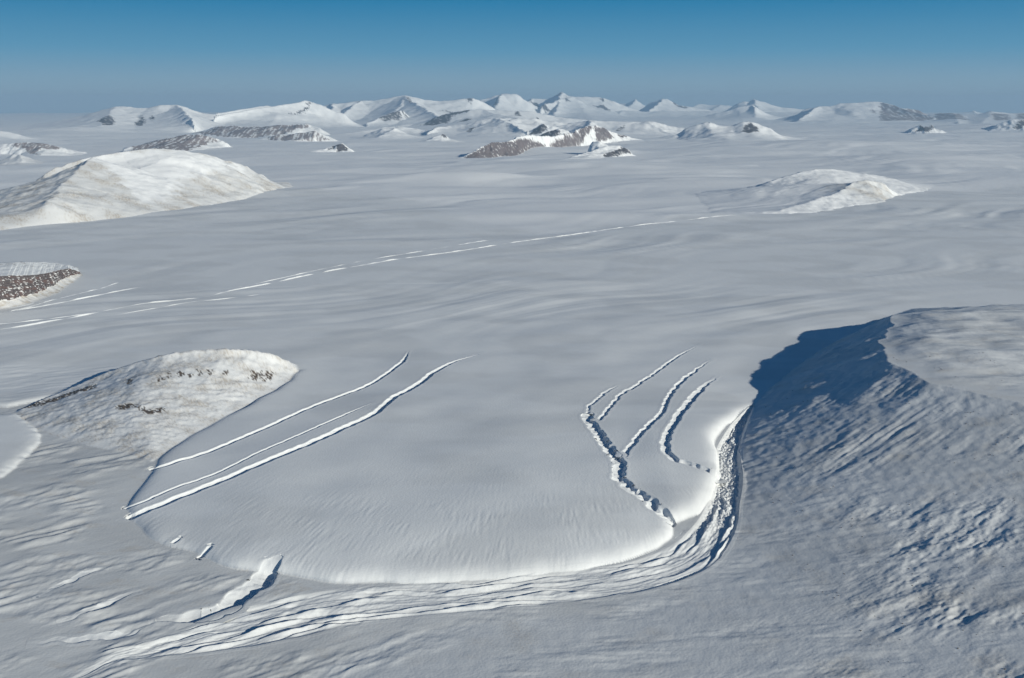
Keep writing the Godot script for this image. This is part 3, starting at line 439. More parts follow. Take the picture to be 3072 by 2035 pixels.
func samp(a: PackedFloat32Array, x: float, d: float) -> float:
	var fx := clampf((x - GX0) / CELL, 0.0, GNX - 1.001)
	var fd := clampf((d - GD0) / CELL, 0.0, GND - 1.001)
	var i := int(fx)
	var j := int(fd)
	fx -= i
	fd -= j
	var k := j * GNX + i
	return (a[k] * (1.0 - fx) + a[k + 1] * fx) * (1.0 - fd) + (a[k + GNX] * (1.0 - fx) + a[k + GNX + 1] * fx) * fd

# ------------------------------------------------------------------ height of the ground
func plain_h(x: float, d: float) -> float:   # the open ice and snow plain: long flow-aligned swells
	var r := sqrt(x * x + d * d)
	var al := x * 0.75 + d * 0.66
	var ac := -x * 0.66 + d * 0.75
	var far := smoothstep(3200.0, 9000.0, r)
	var patch := smoothstep(-0.25, 0.45, n_b.get_noise_2d(x / 2300.0 + 4.0, d / 1500.0))
	var curl: float = n_b.get_noise_2d(x / 3100.0 + 20.0, d / 2300.0) * 620.0
	var h: float = n_c.get_noise_2d(al / 6200.0, (ac + curl) / 900.0) * (6.0 + 11.0 * far) * (0.45 + 0.8 * patch)
	h += n_b.get_noise_2d(al / 3000.0, (ac + curl) / 170.0 + 5.0) * 1.5 * smoothstep(2900.0, 3900.0, r) * (1.0 - smoothstep(8500.0, 13000.0, r)) * (0.3 + patch)
	h += n_c.get_noise_2d(x / 5200.0, d / 2600.0) * 58.0 * smoothstep(5000.0, 13000.0, r)
	h += n_c.get_noise_2d(x / 2600.0 + 7.0, d / 900.0) * 11.0 * smoothstep(5500.0, 9000.0, r) * patch
	h += n_e.get_noise_2d(al / 420.0, ac / 90.0 + 9.0) * (0.08 + 1.3 * far * smoothstep(0.55, 1.0, patch))
	for i in SWELLS.size() / 5:
		var a: float = (x - SWELLS[5 * i]) / SWELLS[5 * i + 2]
		var b: float = (d - SWELLS[5 * i + 1]) / SWELLS[5 * i + 3]
		var q := a * a + b * b
		if q < 6.0:
			h += SWELLS[5 * i + 4] * exp(-q)
	return h

func fore_h(x: float, d: float) -> float:
	return minf(-8.0, -55.0 + 0.0468 * (d - 1740.0) - 0.0184 * x)

var region := 0       # 0 glacier, 1 forefield ground, 2 right hill, 3 whaleback, 4 small ice lobe
func near_h(x: float, d: float) -> float:
	var w1: float = n_b.get_noise_2d(x / 45.0, d / 45.0)
	var w2: float = n_b.get_noise_2d(x / 45.0 + 70.0, d / 45.0)
	var wx := x + w1 * 5.0
	var wd := d + w2 * 5.0
	var v1: float = n_a.get_noise_2d(x / 150.0 + 9.0, d / 150.0)
	var sd := samp(s_fore, x + v1 * 9.0 + w1 * 1.2, d + v1 * 7.0 + w2 * 1.2)
	var f := fore_h(x, d)
	var h := 0.0
	var pl := plain_h(x, d)
	if sd > 0.0:
		region = 0
		var k := 1.0 - exp(-sd / 240.0) * (1.0 - smoothstep(240.0, 580.0, sd))
		var st := 14.0 + 8.0 * smoothstep(300.0, 400.0, x) * smoothstep(2850.0, 2650.0, d)
		st *= 1.0 - 0.45 * smoothstep(-550.0, -750.0, x)
		st *= clampf((3150.0 - d) / 750.0, 0.0, 1.0) if x < -300.0 else clampf((2950.0 - d) / 150.0, 0.0, 1.0)
		h = (f + st * (1.0 - exp(-sd / 13.0))) * (1.0 - k) + pl * smoothstep(0.0, 250.0, sd)
		# a lit bank of drifted ice behind the whaleback, and ripples west of it
		var bank := smoothstep(-550.0, -800.0, x) * smoothstep(2750.0, 2900.0, d)
		h += bank * (9.0 * exp(-sd / 120.0) * (1.0 - exp(-sd / 12.0)))
		h += n_b.get_noise_2d((x * 0.9 + d * 0.3) / 170.0, (d * 0.95 - x * 0.3) / 26.0) * 1.7 * smoothstep(-1300.0, -1450.0, x) * smoothstep(3420.0, 3300.0, d) * smoothstep(0.0, 60.0, sd)
		# wind-combed ripples fanning over the snout
		var fx := x - 150.0
		var fd := d - 3900.0
		var ang := atan2(fx, -fd)
		var rad := sqrt(fx * fx + fd * fd)
		var comb := smoothstep(2500.0, 1950.0, d)
		h += n_b.get_noise_2d(ang * 2000.0 / 10.0, rad / 90.0) * (0.03 + 0.44 * comb * clampf(0.5 + 1.4 * n_b.get_noise_2d(x / 170.0, d / 120.0), 0.05, 1.2))
		h += n_b.get_noise_2d(x / 520.0 + 3.0, d / 380.0) * 4.0 * smoothstep(20.0, 200.0, sd)
	else:
		region = 1
		h = f
		var lake := samp(s_lake, wx, wd)
		var edge := smoothstep(0.0, -60.0, sd)
		# drifts, long across the slope, sharper to the west
		var al := x * 0.80 + d * 0.60
		var ac := -x * 0.60 + d * 0.80
		var west := smoothstep(150.0, -450.0, x)
		var ridge: float = 1.0 - absf(n_b.get_noise_2d(al / 260.0, ac / 62.0)) * 2.4
		var drift := ridge * 2.6 * clampf(0.5 + 1.3 * n_b.get_noise_2d(x / 300.0, d / 200.0), 0.0, 1.3) + n_c.get_noise_2d(al / 260.0, ac / 60.0) * 3.0
		var soft: float = n_c.get_noise_2d(x / 240.0, d / 60.0) * 2.6 + n_b.get_noise_2d(x / 60.0, d / 16.0) * 0.5
		var calm := smoothstep(-0.25, 0.3, n_b.get_noise_2d(x / 240.0 + 60.0, d / 170.0))
		var knobs: float = (0.42 - absf(n_c.get_noise_2d(al / 85.0 + 5.0, ac / 42.0))) * 2.2 * smoothstep(0.45, 0.95, calm) * smoothstep(-100.0, -350.0, x)
		h += (lerpf(soft, drift, west) * (0.15 + 0.95 * calm) + knobs) * edge
		h += n_f.get_noise_2d(al / 36.0, ac / 14.0) * lerpf(0.2, 0.5, west) * (0.2 + calm)
		if lake < 30.0 and x < -800.0:
			var t := (1.0 - exp(minf(lake, 0.0) / 12.0)) * smoothstep(-45.0, 10.0, samp(s_back, x, d))
			h = lerpf(h, f + 11.0 - lake * 0.02, t)
			if lake < 0.0:
				region = 4
	# speckled whaleback hill
	var wb := -samp(s_back, x, d)
	if wb > 0.0:
		var rv := ridge_at(x + w1 * 4.0, d + w2 * 4.0, back_edge)
		var cr := rv.x
		var t := wb / (wb + cr + 0.01)
		var bump: float = n_c.get_noise_2d(x / 55.0, d / 30.0) * 3.0 + n_c.get_noise_2d(x / 16.0, d / 14.0) * 1.0
		h = lerpf(h, crest_h(x + w1 * 6.0), pow(t, 0.85)) + bump * smoothstep(0.0, 40.0, wb)
		region = 3
	# the big hill on the right
	var hb := -samp(s_base, wx, wd)
	if hb > 0.0:
		var eo := samp(s_edge, x + w1 * 5.0 + v1 * 16.0, d + w2 * 5.0 - v1 * 12.0)
		var top := 107.0 + 29.0 * smoothstep(3715.0, 2900.0, d) + 2.0 * smoothstep(2900.0, 2300.0, d)
		var al2 := x * 0.83 + d * 0.56
		var ac2 := -x * 0.56 + d * 0.83
		if eo <= 0.0:
			var inner := smoothstep(0.0, -170.0, eo)
			var cap: float = n_b.get_noise_2d(x / 300.0, d / 190.0) * 9.0 + n_c.get_noise_2d(x / 90.0, d / 40.0) * 1.3 + n_c.get_noise_2d(x / 22.0, d / 10.0) * 0.25
			h = top + (cap + 0.03 * clampf(d - 2500.0, 0.0, 1400.0) - 0.03 * maxf(x - 1300.0, 0.0)) * inner
		else:
			var t := hb / (hb + eo)
			var low := smoothstep(2500.0, 1900.0, d)
			var rough := smoothstep(0.02 + 0.15 * low, 0.35, t) * smoothstep(1.0, 0.85, t)
			var patch := clampf(0.6 + 1.7 * n_b.get_noise_2d(x / 330.0, d / 260.0 + 8.0), 0.1, 1.7)
			var str_: float = n_c.get_noise_2d(ac2 / 26.0, al2 / 420.0) * 1.5 + n_b.get_noise_2d(ac2 / 110.0, al2 / 330.0) * 3.0
			var lump: float = n_d.get_noise_2d(ac2 / 75.0, al2 / 150.0) * 4.2 + (0.5 - absf(n_c.get_noise_2d(ac2 / 30.0, al2 / 60.0))) * 1.6
			var fine: float = n_c.get_noise_2d(ac2 / 6.5, al2 / 30.0) * 0.4
			h = h + (top - h) * pow(t, 0.95 + 0.3 * low) + rough * patch * (str_ * (1.25 - 0.6 * low) + lump * (0.15 + 0.9 * low)) + fine * smoothstep(0.0, 0.3, t) * patch
		region = 2
	return h

func crest_h(x: float) -> float:     # height of the whaleback's crest, which runs from west to east
	var n := back_edge.size() / 3
	for i in n - 1:
		var a := back_edge[3 * i]
		var b := back_edge[3 * i + 3]
		if x < b or i == n - 2:
			return lerpf(back_edge[3 * i + 2], back_edge[3 * i + 5], clampf((x - a) / (b - a), 0.0, 1.0))
	return 0.0

func ground_h(x: float, d: float) -> float:
	if x * x + d * d < 4950.0 * 4950.0:
		return near_h(x, d)
	return plain_h(x, d)

# ------------------------------------------------------------------ colours of matter (linear)
const SNOW := Vector3(0.78, 0.79, 0.785)      # wind-packed snow over glacier ice
const FRESH_SNOW := Vector3(0.85, 0.855, 0.85)  # deeper snow beyond the ice stream
var fresh_edge: PackedFloat32Array
func snow_tone(x: float, d: float) -> Vector3:
	var n: float = n_c.get_noise_2d(x / 70.0, d / 40.0)
	var glaze: float = n_c.get_noise_2d(x / 760.0 + 12.0, d / 420.0)      # patches of harder, darker wind crust
	return SNOW * (1.0 + 0.025 * n - 0.08 * smoothstep(-0.05, 0.3, glaze))

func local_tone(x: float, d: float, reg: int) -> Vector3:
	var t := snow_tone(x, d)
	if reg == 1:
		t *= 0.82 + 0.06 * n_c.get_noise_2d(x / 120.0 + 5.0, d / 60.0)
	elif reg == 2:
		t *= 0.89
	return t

func plain_tone(x: float, d: float) -> Vector3:
	if d < 5200.0:
		return snow_tone(x, d)
	if fresh_edge.is_empty():
		fresh_edge = PackedFloat32Array(FRESH)
	var e := signed_poly(x, d, fresh_edge) + n_d.get_noise_2d(x / 900.0, d / 500.0) * 420.0
	var n: float = n_d.get_noise_2d(x / 420.0, d / 260.0)
	return snow_tone(x, d).lerp(FRESH_SNOW * (1.0 + 0.025 * n), smoothstep(120.0, -240.0, e))

func dusted(c: Vector3, x: float, d: float, amount: float, scale: float) -> Vector3:   # wind-blown grit caught in the snow
	var p: float = n_c.get_noise_2d(x / (140.0 * scale) + 31.0, d / (110.0 * scale))
	var s: float = n_d.get_noise_2d(x / (8.0 * scale), d / (8.0 * scale) + 17.0)
	var k := clampf(0.25 + p * 1.1, 0.0, 1.0) * 0.35 + clampf((s + p * 0.6 - 0.12) * 2.2, 0.0, 1.0) * 0.55
	return c.lerp(Vector3(0.47, 0.42, 0.355), clampf((k + 0.12) * amount, 0.0, 1.0))

func col(v: Vector3) -> Color:
	return Color(v.x, v.y, v.z)

# ------------------------------------------------------------------ mesh helpers
func fresh(called: String) -> String:
	var n: int = used_names.get(called, 0)
	used_names[called] = n + 1
	return called if n == 0 else "%s_%03d" % [called, n]

func mesh_node(called: String, vs: PackedVector3Array, ns: PackedVector3Array, cs: PackedColorArray, ix: PackedInt32Array, m: Material) -> MeshInstance3D:
	var a := []
	a.resize(Mesh.ARRAY_MAX)
	a[Mesh.ARRAY_VERTEX] = vs
	a[Mesh.ARRAY_NORMAL] = ns
	a[Mesh.ARRAY_COLOR] = cs
	a[Mesh.ARRAY_INDEX] = ix
	var am := ArrayMesh.new()
	am.add_surface_from_arrays(Mesh.PRIMITIVE_TRIANGLES, a)
	am.surface_set_material(0, m)
	var o := MeshInstance3D.new()
	o.name = called
	o.mesh = am
	return o

func tag(o: Node, label: String, category: String, kind := "", group := ""):
	o.set_meta("label", label)
	o.set_meta("category", category)
	if kind != "":
		o.set_meta("kind", kind)
	if group != "":
		o.set_meta("group", group)

func grid_normals(vs: PackedVector3Array, nc: int, nr: int) -> PackedVector3Array:
	var ns := PackedVector3Array()
	ns.resize(vs.size())
	for r in nr:
		var r0 := maxi(r - 1, 0) * nc
		var r1 := mini(r + 1, nr - 1) * nc
		for c in nc:
			var dc := vs[r * nc + mini(c + 1, nc - 1)] - vs[r * nc + maxi(c - 1, 0)]
			var dr := vs[r1 + c] - vs[r0 + c]
			var n := dc.cross(dr)
			if n.y < 0.0:
				n = -n
			ns[r * nc + c] = n.normalized()
	return ns

# keeps the quads of one region of a grid, with their own compact vertices; origin is taken off the positions
func pick(vs: PackedVector3Array, ns: PackedVector3Array, cs: PackedColorArray, nc: int, nr: int, ids: PackedInt32Array, id: int, called: String, m: Material, origin: Vector3, flip: bool) -> MeshInstance3D:
	var map := PackedInt32Array()
	map.resize(vs.size())
	map.fill(-1)
	var v2 := PackedVector3Array()
	var n2 := PackedVector3Array()
	var c2 := PackedColorArray()
	var ix := PackedInt32Array()
	for r in nr - 1:
		for c in nc - 1:
			var k := r * nc + c
			if ids[k] != id:
				continue
			for q in [k, k + 1, k + nc, k + nc + 1]:
				if map[q] < 0:
					map[q] = v2.size()
					v2.append(vs[q] - origin)
					n2.append(ns[q])
					c2.append(cs[q])
			var a := map[k]
			var b := map[k + 1]
			var e := map[k + nc]
			var g := map[k + nc + 1]
			if flip:
				ix.append_array(PackedInt32Array([a, e, b, b, e, g]))
			else:
				ix.append_array(PackedInt32Array([a, b, e, b, g, e]))
	if ix.is_empty():
		return null
	return mesh_node(called, v2, n2, c2, ix, m)

# ------------------------------------------------------------------ near terrain
func near_terrain():
	var a0 := deg_to_rad(-41.0)
	var nc := 1160
	var da := deg_to_rad(82.0) / (nc - 1)
	var rs := PackedFloat32Array()
	var r := 1040.0
	while r < 5000.0:
		rs.append(r)
		r += 2.4 * pow(r / 1300.0, 1.4)
	rs.append(5000.0)
	var nr := rs.size()
	var vs := PackedVector3Array()
	var cs := PackedColorArray()
	var rg := PackedInt32Array()
	vs.resize(nc * nr)
	cs.resize(nc * nr)
	rg.resize(nc * nr)
	var si := PackedFloat32Array()
	var co := PackedFloat32Array()
	for c in nc:
		si.append(sin(a0 + da * c))
		co.append(cos(a0 + da * c))
	for j in nr:
		for c in nc:
			var x := rs[j] * si[c]
			var d := rs[j] * co[c]
			var h := near_h(x, d)
			var t := snow_tone(x, d)
			if region == 3:
				t = dusted(t.lerp(FRESH_SNOW, 0.5), x, d, 0.85, 0.9)
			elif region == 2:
				t *= 0.89            # darker base tone than the glacier snow
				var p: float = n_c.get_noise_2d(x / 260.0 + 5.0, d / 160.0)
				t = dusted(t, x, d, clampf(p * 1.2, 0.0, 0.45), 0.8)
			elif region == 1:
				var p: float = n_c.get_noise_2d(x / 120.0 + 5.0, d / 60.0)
				t *= 0.82 + 0.06 * p          # darker, uneven base tone, before the soil stains
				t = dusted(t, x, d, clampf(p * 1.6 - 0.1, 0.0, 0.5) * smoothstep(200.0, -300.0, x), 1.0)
			vs[j * nc + c] = Vector3(x, h, -d)
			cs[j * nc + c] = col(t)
			rg[j * nc + c] = region
	# room for the channels and the layered bank, which are built on their own
	for ch in CHANNELS:
		if ch.deep > 0.0:
			lower(vs, nc, nr, rs, a0, da, wander(ch), 2, ch.half, ch.deep + 9.0, ch.fade)
	lower(vs, nc, nr, rs, a0, da, PackedFloat32Array(BELT), 3, 0.0, 22.0, [0.0, 0.0])
	var ns := grid_normals(vs, nc, nr)
	# rock bands in the whaleback become parts of it
	var marks := []
	for m in ROCK_MARKS:
		marks.append(PackedFloat32Array(m))
	for k in vs.size():
		if rg[k] == 3:
			var x := vs[k].x
			var d := -vs[k].z
			var px: float = x + n_c.get_noise_2d(x / 12.0, d / 12.0) * 14.0
			var pd: float = d + n_c.get_noise_2d(x / 12.0 + 40.0, d / 12.0) * 14.0
			for i in marks.size():
				if inside_poly(px, pd, marks[i]):
					if n_c.get_noise_2d(x / 7.0, d / 7.0) > -0.22:
						rg[k] = 10 + i
						cs[k] = col(Vector3(0.12, 0.095, 0.075) * (1.0 + 0.5 * n_c.get_noise_2d(x / 6.0, d / 6.0)))
					break
	var g := pick(vs, ns, cs, nc, nr, rg, 0, fresh("glacier"), mats.snow, Vector3.ZERO, true)
	tag(g, "smooth grey-white glacier tongue filling the valley floor", "glacier", "structure")
	add_child(g)
	var f := pick(vs, ns, cs, nc, nr, rg, 1, fresh("ground"), mats.snow, Vector3.ZERO, true)
	tag(f, "hummocky snow covered forefield below the glacier tongue", "ground", "structure")
	add_child(f)
	var hl := pick(vs, ns, cs, nc, nr, rg, 2, fresh("hill"), mats.snow, Vector3.ZERO, true)
	tag(hl, "large striated snow hill with a lit top, casting the blue shadow", "hill", "structure")
	add_child(hl)
	var lk := pick(vs, ns, cs, nc, nr, rg, 4, fresh("glacier"), mats.snow, Vector3.ZERO, true)
	if lk:
		tag(lk, "small smooth ice lobe cut by the left frame edge beside the speckled hill", "glacier", "structure")
		add_child(lk)
	var at := Vector3(-1000, -10, -2850)
	var wb := Node3D.new()
	wb.name = fresh("hill")
	add_child(wb)
	wb.position = at
	tag(wb, "speckled whaleback hill with dark rock bands beside the glacier tongue", "hill", "structure")
	wb.add_child(pick(vs, ns, cs, nc, nr, rg, 3, "snow_cover", mats.snow, at, true), true)
	for i in marks.size():
		var o := pick(vs, ns, cs, nc, nr, rg, 10 + i, "rock_band", mats.rock, at, true)
		if o:
			wb.add_child(o, true)

func lower(vs: PackedVector3Array, nc: int, nr: int, rs: PackedFloat32Array, a0: float, da: float, line: PackedFloat32Array, stride: int, half: float, down: float, fade: Array):
	var done := {}
	var n := line.size() / stride
	var total := 0.0
	for i in n - 1:
		total += Vector2(line[stride * i], line[stride * i + 1]).distance_to(Vector2(line[stride * i + stride], line[stride * i + stride + 1]))
	var run := 0.0
	for i in n - 1:
		var a := Vector2(line[stride * i], line[stride * i + 1])
		var b := Vector2(line[stride * i + stride], line[stride * i + stride + 1])
		var steps := int(a.distance_to(b) / 1.5) + 1
		for s in steps:
			var t := float(s) / steps
			var p := a.lerp(b, t)
			var w := half
			run += a.distance_to(b) / steps
			if stride == 2:
				var k := taper(run, total, fade)
				if k < 0.05 or run < half or total - run < half:
					continue
				w = half * (0.3 + 0.7 * k) + 1.0
			if stride == 3:
				w = lerpf(line[3 * i + 2], line[3 * i + 5], t) + 1.0
			var r := p.length()
			var j0 := rs.bsearch(r - w)
			var j1 := mini(rs.bsearch(r + w), nr - 1)
			var c0 := maxi(int((atan2(p.x, p.y) - w / r - a0) / da), 0)
			var c1 := mini(int((atan2(p.x, p.y) + w / r - a0) / da) + 1, nc - 1)
			for j in range(j0, j1 + 1):
				for c in range(c0, c1 + 1):
					var k := j * nc + c
					if done.has(k):
						continue
					var v := vs[k]
					if Vector2(v.x, -v.z).distance_squared_to(p) < w * w:
						done[k] = true
						vs[k] = v - Vector3(0, down, 0)

func far_terrain():
	var a0 := deg_to_rad(-42.0)
	var nc := 760
	var da := deg_to_rad(84.0) / (nc - 1)
	var rs := PackedFloat32Array()
	var r := 4900.0
	while r < 100000.0:
		rs.append(r)
		r *= 1.0085
	var nr := rs.size()
	var vs := PackedVector3Array()
	var cs := PackedColorArray()
	vs.resize(nc * nr)
	cs.resize(nc * nr)
	var ids := PackedInt32Array()
	ids.resize(nc * nr)
	for j in nr:
		for c in nc:
			var x := rs[j] * sin(a0 + da * c)
			var d := rs[j] * cos(a0 + da * c)
			var h := plain_h(x, d) - (4.0 if rs[j] < 4970.0 else 0.0)
			vs[j * nc + c] = Vector3(x, h, -d)
			cs[j * nc + c] = col(plain_tone(x, d))
	var g := pick(vs, grid_normals(vs, nc, nr), cs, nc, nr, ids, 0, fresh("snowfield"), mats.snow, Vector3.ZERO, true)
	tag(g, "wide snow plain reaching to the mountains", "snowfield", "structure")
	add_child(g)

# ------------------------------------------------------------------ mountains, hills, nunataks
func profile(t: float, p: float) -> float:
	return pow(t, p) if p >= 1.0 else 1.0 - pow(1.0 - t, 1.0 / p)

func landform(L: Dictionary, index: int):
	var poly := PackedFloat32Array(L.poly)
	var ridges := []
	for q in L.ridges:
		ridges.append(PackedFloat32Array(q))
	var rocks := []
	for q in L.rocks:
		rocks.append(PackedFloat32Array(q))
	var x0 := 1e9
	var x1 := -1e9
	var d0 := 1e9
	var d1 := -1e9
	var peak := 0.0
	for i in poly.size() / 2:
		x0 = minf(x0, poly[2 * i])
		x1 = maxf(x1, poly[2 * i])
		d0 = minf(d0, poly[2 * i + 1])
		d1 = maxf(d1, poly[2 * i + 1])
	for q in ridges:
		for i in q.size() / 3:
			peak = maxf(peak, q[3 * i + 2])
	var step: float = L.step
	var dstep := step * 1.5
	x0 -= step * 2.0
	d0 -= dstep * 2.0
	var nc := int((x1 - x0) / step) + 4
	var nr := int((d1 - d0) / dstep) + 4
	var vs := PackedVector3Array()
	var cs := PackedColorArray()
	var ids := PackedInt32Array()
	vs.resize(nc * nr)
	cs.resize(nc * nr)
	ids.resize(nc * nr)
	var w := step * 9.0           # size of the relief
	var off := index * 37.0
	var clear := PackedFloat32Array(L.clear)
	var bend := w * (0.25 if L.name == "mountain" else 0.45)
	for j in nr:
		for c in nc:
			var x := x0 + c * step
			var d := d0 + j * dstep
			var k := j * nc + c
			var wxx: float = x + n_c.get_noise_2d(x / (w * 2.5) + off, d / (w * 2.5)) * bend
			var wdd: float = d + n_c.get_noise_2d(x / (w * 2.5), d / (w * 2.5) + off) * bend
			var din := -signed_poly(wxx, wdd, poly)
			var h := -5.0
			var id := 0
			if din <= 0.0:
				id = -1
			else:
				var best := 0.0
				for q in ridges:
					var v := ridge_at(wxx, wdd, q)
					best = maxf(best, v.y * profile(din / (din + v.x + 0.01), L.p))
				var share := clampf(best / peak, 0.0, 1.0)
				var rg: float = n_r.get_noise_2d(x / (w * 2.2) + off, d / (w * 3.0))
				var fb: float = n_d.get_noise_2d(x / (w * 1.3), d / (w * 1.3) + off)
				h = best + (rg * 0.5 + fb * 0.6) * L.rough * peak * share * (1.15 - share) * 1.6
				h -= 5.0 * exp(-din / (step * 2.0))
			var t := FRESH_SNOW * (1.0 + 0.03 * n_c.get_noise_2d(x / (step * 14.0), d / (step * 8.0)))
			if L.tan > 0.0 and id == 0:
				var bare := 1.0
				if L.spot.size() == 3:
					bare = smoothstep(1.35, 0.6, Vector2(x - L.spot[0], d - L.spot[1]).length() / L.spot[2] + 0.35 * n_c.get_noise_2d(x / 180.0, d / 180.0))
				if not clear.is_empty():
					bare = smoothstep(-60.0, 60.0, signed_poly(wxx, wdd, clear) + n_c.get_noise_2d(x / 160.0, d / 160.0) * 110.0)
				t = dusted(t.lerp(SNOW * 0.93, minf(L.tan, 1.0) * bare), x, d, L.tan * bare, maxf(1.0, step / 4.0))
			if id == 0:
				for i in rocks.size():
					var px: float = x + n_c.get_noise_2d(x / (w * 0.5), d / (w * 0.5) + off) * w * 0.35
					var pd: float = d + n_c.get_noise_2d(x / (w * 0.5) + 50.0, d / (w * 0.5)) * w * 0.35
					if inside_poly(px, pd, rocks[i]):
						id = 1 + i
						t = rock_tone(L, x, d, h, w, step, off)
						break
			ids[k] = id
			vs[k] = Vector3(x, ground_h(x, d) + h, -d)
			cs[k] = col(t)
	var ns := grid_normals(vs, nc, nr)
	for j in nr - 1:         # skirts: a quad belongs to the landform if any corner does
		for c in nc - 1:
			var k := j * nc + c
			if ids[k] == -1 and (ids[k + 1] != -1 or ids[k + nc] != -1 or ids[k + nc + 1] != -1):
				ids[k] = 0 if ids[k] == -1 else ids[k]
	var origin := Vector3((x0 + x1) * 0.5, ground_h((x0 + x1) * 0.5, (d0 + d1) * 0.5), -(d0 + d1) * 0.5)
	var root := Node3D.new()
	root.name = fresh(L.name)
	add_child(root)
	root.position = origin
	tag(root, L.label, L.category, "structure" if L.name in ["mountain", "hill"] else "", {"mountain": "mountains along the horizon", "hill": "snow hills", "nunatak": "nunataks standing out of the ice", "rock_ridge": "bare rock ridges"}[L.name])
	var s := pick(vs, ns, cs, nc, nr, ids, 0, "snow_cover", mats.snow, origin, true)
	if s:
		root.add_child(s, true)
	for i in rocks.size():
		var o := pick(vs, ns, cs, nc, nr, ids, 1 + i, "rock_face", mats.rock, origin, true)
		if o:
			root.add_child(o, true)

func rock_tone(L: Dictionary, x: float, d: float, h: float, w: float, step: float, off: float) -> Vector3:
	var n: float = n_c.get_noise_2d(x / (step * 2.2), d / (step * 3.0) + off)
	var t := Vector3(0.10, 0.092, 0.098) * (1.0 + 0.5 * n)
	if L.style == 1:
		t = Vector3(0.27, 0.235, 0.235) * (1.0 + 0.4 * n)
	if L.style == 3:
		t = Vector3(0.165, 0.14, 0.14) * (1.0 + 0.45 * n)
	# snow lying in cracks and on ledges
	var s: float = n_d.get_noise_2d(x / (step * 3.0) + off, d / (step * 6.0)) + 0.25 * n_a.get_noise_2d(h / (step * 1.2), x / (w * 3.0))
	if L.style == 1:         # snow chutes running down the face
		s = 0.4 * s + 0.8 * n_c.get_noise_2d(x / (step * 2.6) + off, d / (step * 30.0))
	var lim := 0.34 - 0.5 * float(L.cover)
	return t.lerp(SNOW, clampf((s - lim) * 9.0, 0.0, 0.9))

